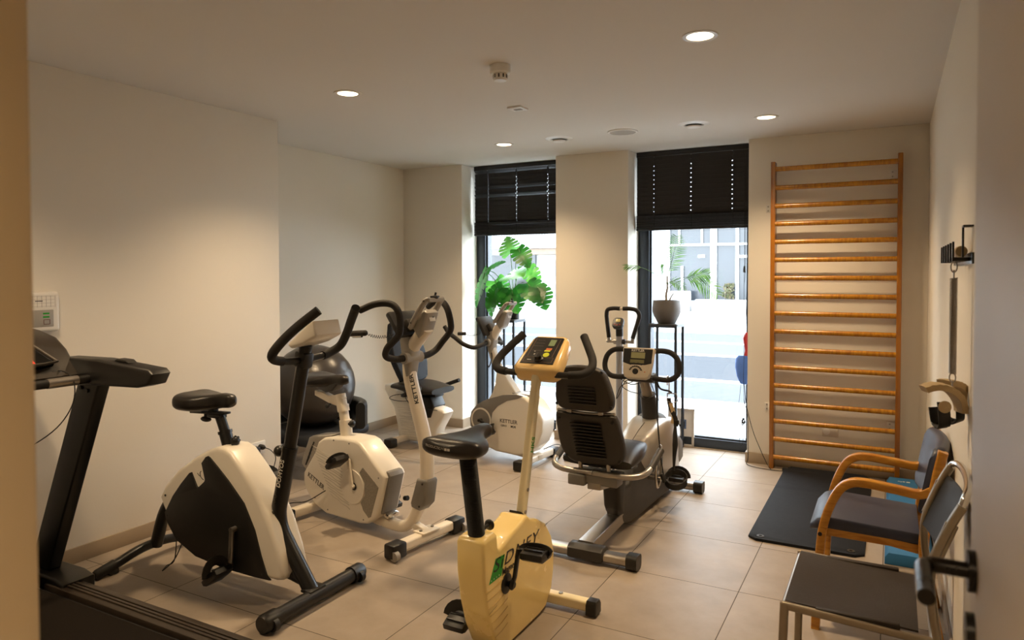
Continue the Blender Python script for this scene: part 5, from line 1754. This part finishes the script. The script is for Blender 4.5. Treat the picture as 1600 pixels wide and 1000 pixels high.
for i, (bp, dr, nm, L, W, bd, lt) in enumerate(leaves):
    x = V(dr).normalized()
    z = V(nm)
    z = (z - x * z.dot(x)).normalized()
    y = z.cross(x)
    M = Matrix(((x.x, y.x, z.x, bp[0]), (x.y, y.y, z.y, bp[1]), (x.z, y.z, z.z, bp[2]), (0, 0, 0, 1)))
    m = monstera_leaf(L, W * 1.3, bd, .12, i)
    bmesh.ops.remove_doubles(m.bm, verts=m.bm.verts, dist=.0004)
    bmesh.ops.transform(m.bm, matrix=M, verts=m.bm.verts)
    lf = m.build('leaf', LEAFL if lt else LEAF, t, 80)
    a = V((random.uniform(-.02, .02), random.uniform(-.02, .02), .12))
    c = V(bp)
    MB().tube(cat([a, a * .4 + c * .6 + V((0, 0, .06)) - x * .03, c - x * .004, c + x * L * .25], 6), .0035, 7).build('leaf_stalk', STEMG, lf)
MB().tube(cat([(0, 0, .11), (-.005, -.01, .19), (.01, .0, .27)], 5), [.012] * 11, 10).build('stem', STEM, t)

t = thing('potted_palm', 'small feathery palm in a grey stoneware pot at the window', 'potted plant', (-1.69, 5.91, 1.067))
MB().lathe([(0, 0), (.068, 0), (.076, .006), (.104, .06), (.118, .10), (.119, .13), (.112, .19), (.110, .196), (.104, .196), (.108, .13), (.10, .10), (0, .17)], n=48).build('pot', POTG, t)
MB().lathe([(0, .165), (.105, .17), (.105, .174), (0, .178)], n=30).build('soil', SOIL, t)


def frond(base, tip, arch, leaflets, ll, seed, up=V((0, 0, 1)), spread=1, start=.3, nrm=None):
    r = random.Random(seed)
    a, c = V(base), V(tip)
    P = [a + (c - a) * (i / 24) + up * arch * 4 * (i / 24) * (1 - i / 24) for i in range(25)]
    m = MB()
    m.use(STEMG).tube(P, [.0032 * (1 - .75 * i / 24) for i in range(25)], 6)
    m.use(FROND)
    for i in range(leaflets):
        k = start + (1 - start) * (i + .5) / leaflets
        j = min(23, int(k * 24))
        o = P[j].lerp(P[j + 1], k * 24 - j)
        d = (P[j + 1] - P[j]).normalized()
        n0 = V(nrm) if nrm is not None else V((0, -1, .3))
        side = d.cross(n0).normalized()
        f = (k - start) / (1 - start)
        L = ll * (.45 + .75 * math.sin(math.pi * min(1, f * .8 + .18)))
        for s in (-1, 1):
            w = (side * s * spread + d * .75 + V((0, 0, -.10)) + V((r.uniform(-.08, .08), r.uniform(-.08, .08), r.uniform(-.08, .08)))).normalized()
            wn = w.cross(d).normalized().cross(w).normalized()
            q = []
            for u in range(5):
                tt = u / 4
                c0 = o + w * L * tt + V((0, 0, -.18 * L * tt * tt))
                h = .0037 * math.sin(math.pi * (.12 + .88 * tt)) + .0002
                q.append((c0 + wn * h, c0 - wn * h))
            vs = [p for x in q for p in x]
            m.add(vs, [(2 * u, 2 * u + 1, 2 * u + 3, 2 * u + 2) for u in range(4)])
    return m.build('frond', None, t, 80)


cr = (.005, 0, .40)
frond(cr, (.09, -.02, .74), .01, 19, .105, 1, V((1, 0, 0)), 1, .12, (0, -1, .1))
frond((.0, 0, .34), (-.30, -.185, .49), .045, 10, .08, 2, V((0, 0, 1)), .6, .62, (0, -.6, .8))
frond((.01, 0, .30), (.37, -.06, .42), .03, 13, .10, 3, V((0, 0, 1)), .7, .45, (0, -1, .3))
frond((.01, 0, .33), (.44, -.06, .25), .10, 16, .11, 4, V((0, 0, 1)), .8, .4, (0, -1, .3))
frond((.0, 0, .33), (.17, -.10, .29), .05, 10, .07, 5, V((0, 0, 1)), .7, .15, (0, -.8, .6))
frond((-.005, 0, .36), (-.07, .04, .50), .02, 9, .06, 6, V((-1, 0, 0)), .7, .3, (0, -1, .2))
m = MB().tube(cat([(0, 0, .17), (-.005, 0, .24), (.006, 0, .30), (.004, 0, .40)], 5), [.011, .010, .010, .009, .009, .009, .008, .008, .008, .008, .007, .007, .007, .006, .006, .006], 10)
m.tube(cat([(.02, -.01, .175), (.05, -.01, .24), (.085, -.01, .27)], 5), [.006, .006, .006, .005, .005, .005, .005, .004, .003, .002, .001], 8)
m.build('stem', STEM, t)

# ------------------------------------------------------------------ framed picture leaning in the window recess
t = thing('picture_frame', 'white framed picture leaning low in the window beside the plant stand', 'picture', (-1.58, 6.02, 0))
Mp = Matrix.Translation((-1.60, 6.035, 0)) @ Euler((R(-3), 0, 0)).to_matrix().to_4x4()
W2, H2 = .23, .325
m = MB()
for a, b in (((-.115, 0, 0), (-.095, .02, H2)), ((.095, 0, 0), (.115, .02, H2)), ((-.115, 0, 0), (.115, .02, .02)), ((-.115, 0, H2 - .02), (.115, .02, H2))):
    m.b2(a, b, .002)
bmesh.ops.transform(m.bm, matrix=Mp, verts=m.bm.verts)
m.build('frame', mat('pale frame', '#b9b2a9', .5, 0, .05), t)
m = MB().use(mat('paper', '#cfcbc6', .6, 0, .02)).b2((-.096, .010, .018), (.096, .014, H2 - .018))
m.use(mat('blue print', '#55688a', .6)).b2((-.005, .0085, .15), (.045, .0105, .23))
m.use(INK).b2((-.05, .0085, .165), (.03, .010, .185)).b2((.02, .008, .165), (.032, .0095, .215))
bmesh.ops.transform(m.bm, matrix=Mp, verts=m.bm.verts)
m.build('print', None, t)
settle(t)

# ------------------------------------------------------------------ wall bars
t = thing('wall_bars', 'tall varnished wooden wall bars with many round rungs on the back wall', 'wall bars', (-.385, 5.7, 0))
for x, z1 in ((-.803, 2.335), (.042, 2.335)):
    MB().b2((x - .016, 5.655, .0), (x + .016, 5.745, z1), .005).build('side_rail', PINEV, t)
for z in (2.279, 2.1378, 2.0, 1.8655, 1.7295, 1.593, 1.456, 1.3205, 1.188, 1.0515, .9135, .777, .638, .503, .366, .228, .0895):
    MB().tube([(-.79, 5.675, z), (.03, 5.675, z)], 1, sec=[(.0165 * math.cos(2 * math.pi * i / 18), .0185 * math.sin(2 * math.pi * i / 18)) for i in range(18)], up=(0, 0, 1)).build('rung', PINE, t)
for x, z, s in ((-.842, 1.99, -1), (-.842, .455, -1), (.003, 2.2, -1), (.003, .385, -1)):
    b = MB().b2((x - .026, YB - .004, z - .03), (x + .026, YB, z + .03), .001).b2((x + .020, 5.70, z - .03), (x + .0225, YB, z + .03)).build('bracket', WHITEP, t)
    q = MB()
    for dz in (-.016, .016):
        q.cyl((x - .01, YB - .004, z + dz), (x - .01, YB - .008, z + dz), .006, n=12)
    q.split('screw', STEEL, b)
settle(t)
t = thing('wall_socket', 'white wall socket low behind the wooden wall bars', 'socket', (-.40, YB, .30))
MB().b2((-.455, YB - .01, .265), (-.345, YB, .345), .004).build('plate', mat('ivory socket', '#cfc6b8', .45), t)
MB().lathe([(.019, .011), (.025, .011), (.025, .009), (.019, .009)], (-.425, YB, .305), (0, -1, 0), 24).build('socket_ring', WHITEP, t)
settle(t)
# loose black cables at the foot of the wall bars
for k, (lab, pts) in enumerate((('thin black cable trailing from the window corner to the wall bars, lowest of the two', [(-1.02, 5.74, .50), (-.99, 5.735, .36), (-.985, 5.73, .18), (-.98, 5.70, .05), (-.985, 5.68, .006), (-.90, 5.62, .005), (-.75, 5.60, .005), (-.70, 5.61, .008)]),
                                ('thin black cable hanging diagonally from the window corner behind the wall bars', [(-1.02, 5.745, .62), (-1.0, 5.74, .45), (-.95, 5.735, .26), (-.89, 5.72, .12), (-.84, 5.71, .02), (-.80, 5.62, .005)]))):
    tag(MB().tube(cat(pts, 7), .0028, 6).build('power_cable', CORD), lab, 'cable')
t = tag(MB().b2((-.715, 5.585, .002), (-.67, 5.625, .035), .008).build('cable_plug', BLACK), 'small black plug on the floor at the foot of the wall bars', 'plug')

# ------------------------------------------------------------------ floor mat and foam pad
m = MB()
Ym = [4.085 + (5.635 - 4.085) * i / 40 for i in range(41)]
secs = []
for y in Ym:
    k = abs(((y - 4.085) / .52) % 1)
    fold = .004 * math.exp(-((min(k, 1 - k)) / .025) ** 2) * (1 if 4.2 < y < 5.5 else 0)
    e = min(1, (y - 4.085) / .045, (5.635 - y) / .045)
    inset = .045 * (1 - math.sqrt(max(0, 1 - (1 - e) ** 2)))
    lift = .025 * max(0, (y - 5.48) / .155) ** 2
    x0, x1 = -.705 + inset, -.115 - inset
    secs.append([V((x0, y, .004 + lift)), V((x0 + .004, y, .001 + lift)), V((x1 - .004, y, .001 + lift)), V((x1, y, .004 + lift)), V((x1, y, .012 + lift)), V((x1 - .006, y, .016 + lift - fold)), V(((x0 + x1) / 2, y, .016 + lift - fold)), V((x0 + .006, y, .016 + lift - fold)), V((x0, y, .012 + lift))])
m.loft(secs)
o = m.build('gym_mat', MATB)
tag(o, 'black folding gym mat on the floor in front of the wall bars', 'gym mat')
for x in (-.64, -.18):
    MB().lathe([(.010, .0162), (.020, .0162), (.020, .019), (.020, .019), (.010, .019)], (x, 4.13, 0), (0, 0, 1), 22, True).build('eyelet', mat('dark eyelet', '#4a4a4a', .3, .6), o)

m = MB()
prof = [(-.022, .0), (-.022, .035), (-.004, .062), (.184, .062), (.20, .04), (.20, .0)]
m.prism(prof, 4.07, 5.60, .006, 2)
o = m.build('balance_beam', PADB)
tag(o, 'long blue foam balance beam on the floor by the right wall', 'balance beam')
q = MB().use(INKW).text('nyE', .032, face((.068, 5.50, .0625), (1, 0, 0), (0, 1, 0)), .01)
q.box((.108, 5.50, .0625), (.022, .022, .001))
q.onto(o)

# ------------------------------------------------------------------ wooden armchair with slate blue vinyl
t = thing('armchair', 'beech framed armchair with slate blue vinyl seat and back', 'armchair', (0, 3.43, 0))
for y, s in ((3.20, 1), (3.66, -1)):
    MB().tube(cat([(-.272, y, 0), (-.264, y, .20), (-.256, y, .34), (-.246, y, .43), (-.222, y, .52), (-.185, y, .598), (-.145, y, .632), (-.09, y, .640), (.02, y, .630), (.10, y, .622), (.145, y, .645)], 5), 1, sec=rrect(.034, .040, .006), up=(0, 1, 0)).build('arm_and_front_leg', BEECH, t, 50)
    m = MB().tube(cat([(.185, y, 0), (.158, y, .14), (.132, y, .28), (.119, y, .40), (.124, y, .49), (.143, y, .60), (.160, y, .70), (.176, y, .782), (.181, y, .80)], 5), 1, sec=rrect(.036, .046, .008), up=(0, 1, 0))
    rl = m.build('rear_leg', BEECH, t, 50)
    q = MB()
    for x, z in ((.130, .375), (.147, .625), (.170, .748)):
        q.cyl((x, y - s * .016, z), (x, y - s * .0225, z), .0085, n=14)
    q.split('screw_cap', BLACK, rl)
    MB().prism([(-.255, .395), (-.255, .432), (.0, .425), (.12, .412), (.12, .375), (.0, .392)], y + s * .012, y + s * .034, .004).build('side_rail', BEECH, t)
    q = MB().cyl((-.256, y - s * .016, .408), (-.256, y - s * .023, .408), .0085, n=14)
    q.split('screw_cap', BLACK, t)
MB().b2((-.262, 3.216, .375), (-.238, 3.644, .415), .004).build('front_rail', BEECH, t)
secs = []
for i in range(15):
    a = i / 14
    x = -.30 + .405 * a
    z1 = .475 - .022 * a - .055 * max(0, 1 - a / .16) ** 2
    z0 = .418 - .008 * a - .01 * max(0, 1 - a / .12)
    e = .24 - .03 * max(0, 1 - a / .08) ** 2
    q = []
    for p in rrect(2 * e, max(.02, z1 - z0), .02, 4):
        crown = .010 * (1 - (p[0] / .24) ** 2) * (p[1] > 0)
        q.append(V((x, 3.43 + p[0] * .92, (z0 + z1) / 2 + p[1] + crown)))
    secs.append(q)
MB().loft(secs).build('seat', NAVY, t, 60)
secs = []
for i in range(17):
    v = -1 + 2 * i / 16
    y = 3.43 + .245 * v
    bow = .045 * (1 - v * v)
    ed = max(0, (abs(v) - .85) / .15)
    q = []
    for p in rrect(.05 - .012 * ed, .27 - .05 * ed ** 2, .022, 4):
        z = .675 + p[1]
        q.append(V((.145 + .19 * (p[1]) + p[0] + bow * .75 - .01, y, z)))
    secs.append(q)
MB().loft(secs).build('backrest', NAVY, t, 60)
settle(t)

# ------------------------------------------------------------------ tubular chair with brown leather, nearest the door
t = thing('tubular_chair', 'metal tube chair with dark brown leather sling seat, nearest the door', 'chair', (-.08, 2.58, 0))
CT = mat('champagne steel tube', '#9c907e', .32, .75, .05, 30)
for y, s in ((2.335, 1), (2.80, -1)):
    MB().tube([(-.300, y, 0), (-.294, y, .30), (-.288, y, .463)], 1, sec=rrect(.026, .020, .006), up=(0, 1, 0)).build('front_leg', CT, t)
    MB().tube([(-.296, y, .455), (.0, y, .442), (.125, y, .436)], 1, sec=rrect(.024, .018, .006), up=(0, 1, 0)).build('side_rail', CT, t)
    MB().tube(cat([(.165, y, 0), (.152, y, .20), (.130, y, .40), (.112, y, .52), (.104, y, .60), (.110, y, .665), (.132, y, .735), (.160, y, .80), (.180, y, .84)], 5), 1, sec=rrect(.024, .034, .008), up=(0, 1, 0)).build('rear_leg', CT, t)
m = MB().tube([(-.29, 2.33, .452), (-.29, 2.80, .452)], .0095, 10)
m.build('front_rail', CT, t)
MB().tube([(.115, 2.33, .432), (.115, 2.80, .432)], .0095, 10).build('rear_rail', CT, t)
MB().tube(cat([(.176, 2.335, .83), (.188, 2.36, .856), (.202, 2.44, .868), (.208, 2.57, .870), (.202, 2.70, .868), (.188, 2.78, .856), (.176, 2.80, .83)], 6), .0115, 14).build('back_handle', CHROME, t)
secs = []
for i in range(13):
    a = i / 12
    x = -.288 + .365 * a
    sag = -.018 * math.sin(math.pi * a)
    y0, y1 = 2.343 + .004 * a, 2.79 - .012 * a
    z = .468 - .012 * a
    row = [V((x, y0 + (y1 - y0) * k / 8, z + sag * math.sin(math.pi * k / 8) + .004 * math.sin(math.pi * k / 8))) for k in range(9)]
    secs.append(row + [p - V((0, 0, .006)) for p in reversed(row)])
m = MB().loft(secs)
m.b2((-.20, 2.333, .438), (.03, 2.352, .466), .004).b2((-.20, 2.776, .438), (.03, 2.80, .466), .004)
st = m.build('seat', BROWN, t, 50)
secs = []
for i in range(11):
    v = -1 + 2 * i / 10
    y = 2.568 + .215 * v
    bow = .028 * (1 - v * v)
    secs.append([V((.098 + bow + dx + sh, y, z)) for z, sh, dx in ((.635, .0, 0), (.69, .019, 0), (.755, .046, 0), (.805, .067, 0), (.812, .072, .004), (.805, .071, .008), (.755, .050, .008), (.69, .023, .008), (.635, .004, .008))])
MB().loft(secs).build('back_panel', mat('grey brown leather', '#262321', .6, 0, .12, 14, .2, 160, spec=.25), t, 50)
for y in (2.335, 2.80):
    MB().tube([(.113, y, .67), (.155, y, .785)], 1, sec=rrect(.034, .014, .004), up=(0, 1, 0)).build('back_clip', CT, t)
settle(t)

# ------------------------------------------------------------------ strap rack on the right wall and what hangs from it
t = thing('strap_rack', 'black metal peg rack on the right wall above the armchair', 'rack', (XR, 2.80, 1.55))
m = MB().b2((XR - .006, 2.58, 1.525), (XR, 3.32, 1.56), .001)
m.build('back_plate', BLACKM, t)
for i in range(6):
    y = 2.65 + .118 * i
    p = MB().b2((.168, y - .008, 1.534), (XR - .004, y + .008, 1.546), .001).b2((.166, y - .008, 1.534), (.172, y + .008, 1.596), .001)
    p.build('peg', BLACKM, t)
m = MB().b2((.192, 2.642, 1.546), (.198, 2.656, 1.642), .001).b2((.192, 2.60, 1.640), (XR, 2.656, 1.646), .001)
m.build('upper_arm', BLACKM, t)
settle(t)
t = tag(MB().lathe([(0, -.043), (.016, -.043), (.018, -.039), (.018, .039), (.016, .043), (0, .043)], (.1925, 2.714, 1.5655), (0, 1, 0), 26).build('wooden_roll', FELT), 'small beige roll lying on the nearest peg of the wall rack', 'roll')

t = thing('exercise_spring', 'long steel spring with snap hooks hanging from the wall rack', 'spring', (.172, 2.65, 1.54))
sp = MB()
turns, hgt, rad = 74, .305, .0095
pts = []
for i in range(turns * 8 + 1):
    a = 2 * math.pi * i / 8
    pts.append((.172 + rad * math.cos(a), 2.65 + rad * math.sin(a), 1.48 - hgt * i / (turns * 8)))
sp.tube(pts, .0021, 5)
sp.build('coil', STEEL, t, 60)
for zt, zb in ((1.532, 1.478), (1.177, 1.128)):
    h = (zt - zb)
    for k, (z0, z1) in enumerate(((zt, zt - h * .62), (zt - h * .52, zb))):
        c = (z0 + z1) / 2
        e = (z0 - z1) / 2
        ax = [(0.0075 * math.cos(a), 0) for a in (0,)]
        o = []
        for j in range(20):
            a = 2 * math.pi * j / 20
            u, v = .0085 * math.cos(a), e * math.sin(a)
            o.append((.172 + (u if k == 0 else 0), 2.65 + (0 if k == 0 else u), c + v))
        MB().tube(o, .0022, 8, closed=True).build('snap_hook', STEEL, t)
settle(t)


def cuff(label, o, yaw, a0, a1, off):
    """Thick curved leather cuff arching over the hook, with a hanging black strap loop and a leather button."""
    t = thing('wrist_cuff', label, 'cuff', o, yaw, 'cuffs hanging from the spring')
    m = MB()
    secs = []
    for i in range(19):
        a = R(a0 + (a1 - a0) * i / 18)
        c = V((off + .076 * math.sin(a), 0, -.076 + .076 * math.cos(a)))
        nrm = V((math.sin(a), 0, math.cos(a)))
        w = .034 * (.75 + .25 * math.sin(math.pi * i / 18))
        k = .002 * (i % 2)
        secs.append([c + nrm * n_ + V((0, w_, 0)) for n_, w_ in ((.010 - k, -w), (.013 - k, 0), (.010 - k, w), (-.010, w), (-.011, 0), (-.010, -w))])
    m.loft(secs)
    m.build('leather', FELT, t, 50)
    x = off + .004
    s = MB().tube([(x, -.036, -.045), (x, -.044, -.075), (x + .003, -.042, -.115), (x + .005, -.018, -.126), (x + .003, .008, -.115), (x, .018, -.07)], 1, 10, 5, sec=rrect(.036, .006, .002), up=(0, 1, 0))
    s = s.build('strap', BLACKR, t, 50)
    MB().lathe([(0, 0), (.019, 0), (.019, .005), (0, .007)], (x, -.045, -.058), (0, -1, 0), 24).build('button', FELT, s)
    return t


cuff('beige leather cuff with black strap below the spring, the nearer of the two', (.174, 2.63, 1.137), 22, -30, 95, -.052)
cuff('beige leather cuff below the spring, partly hidden against the right wall', (.160, 2.705, 1.137), 48, -10, 78, .0)
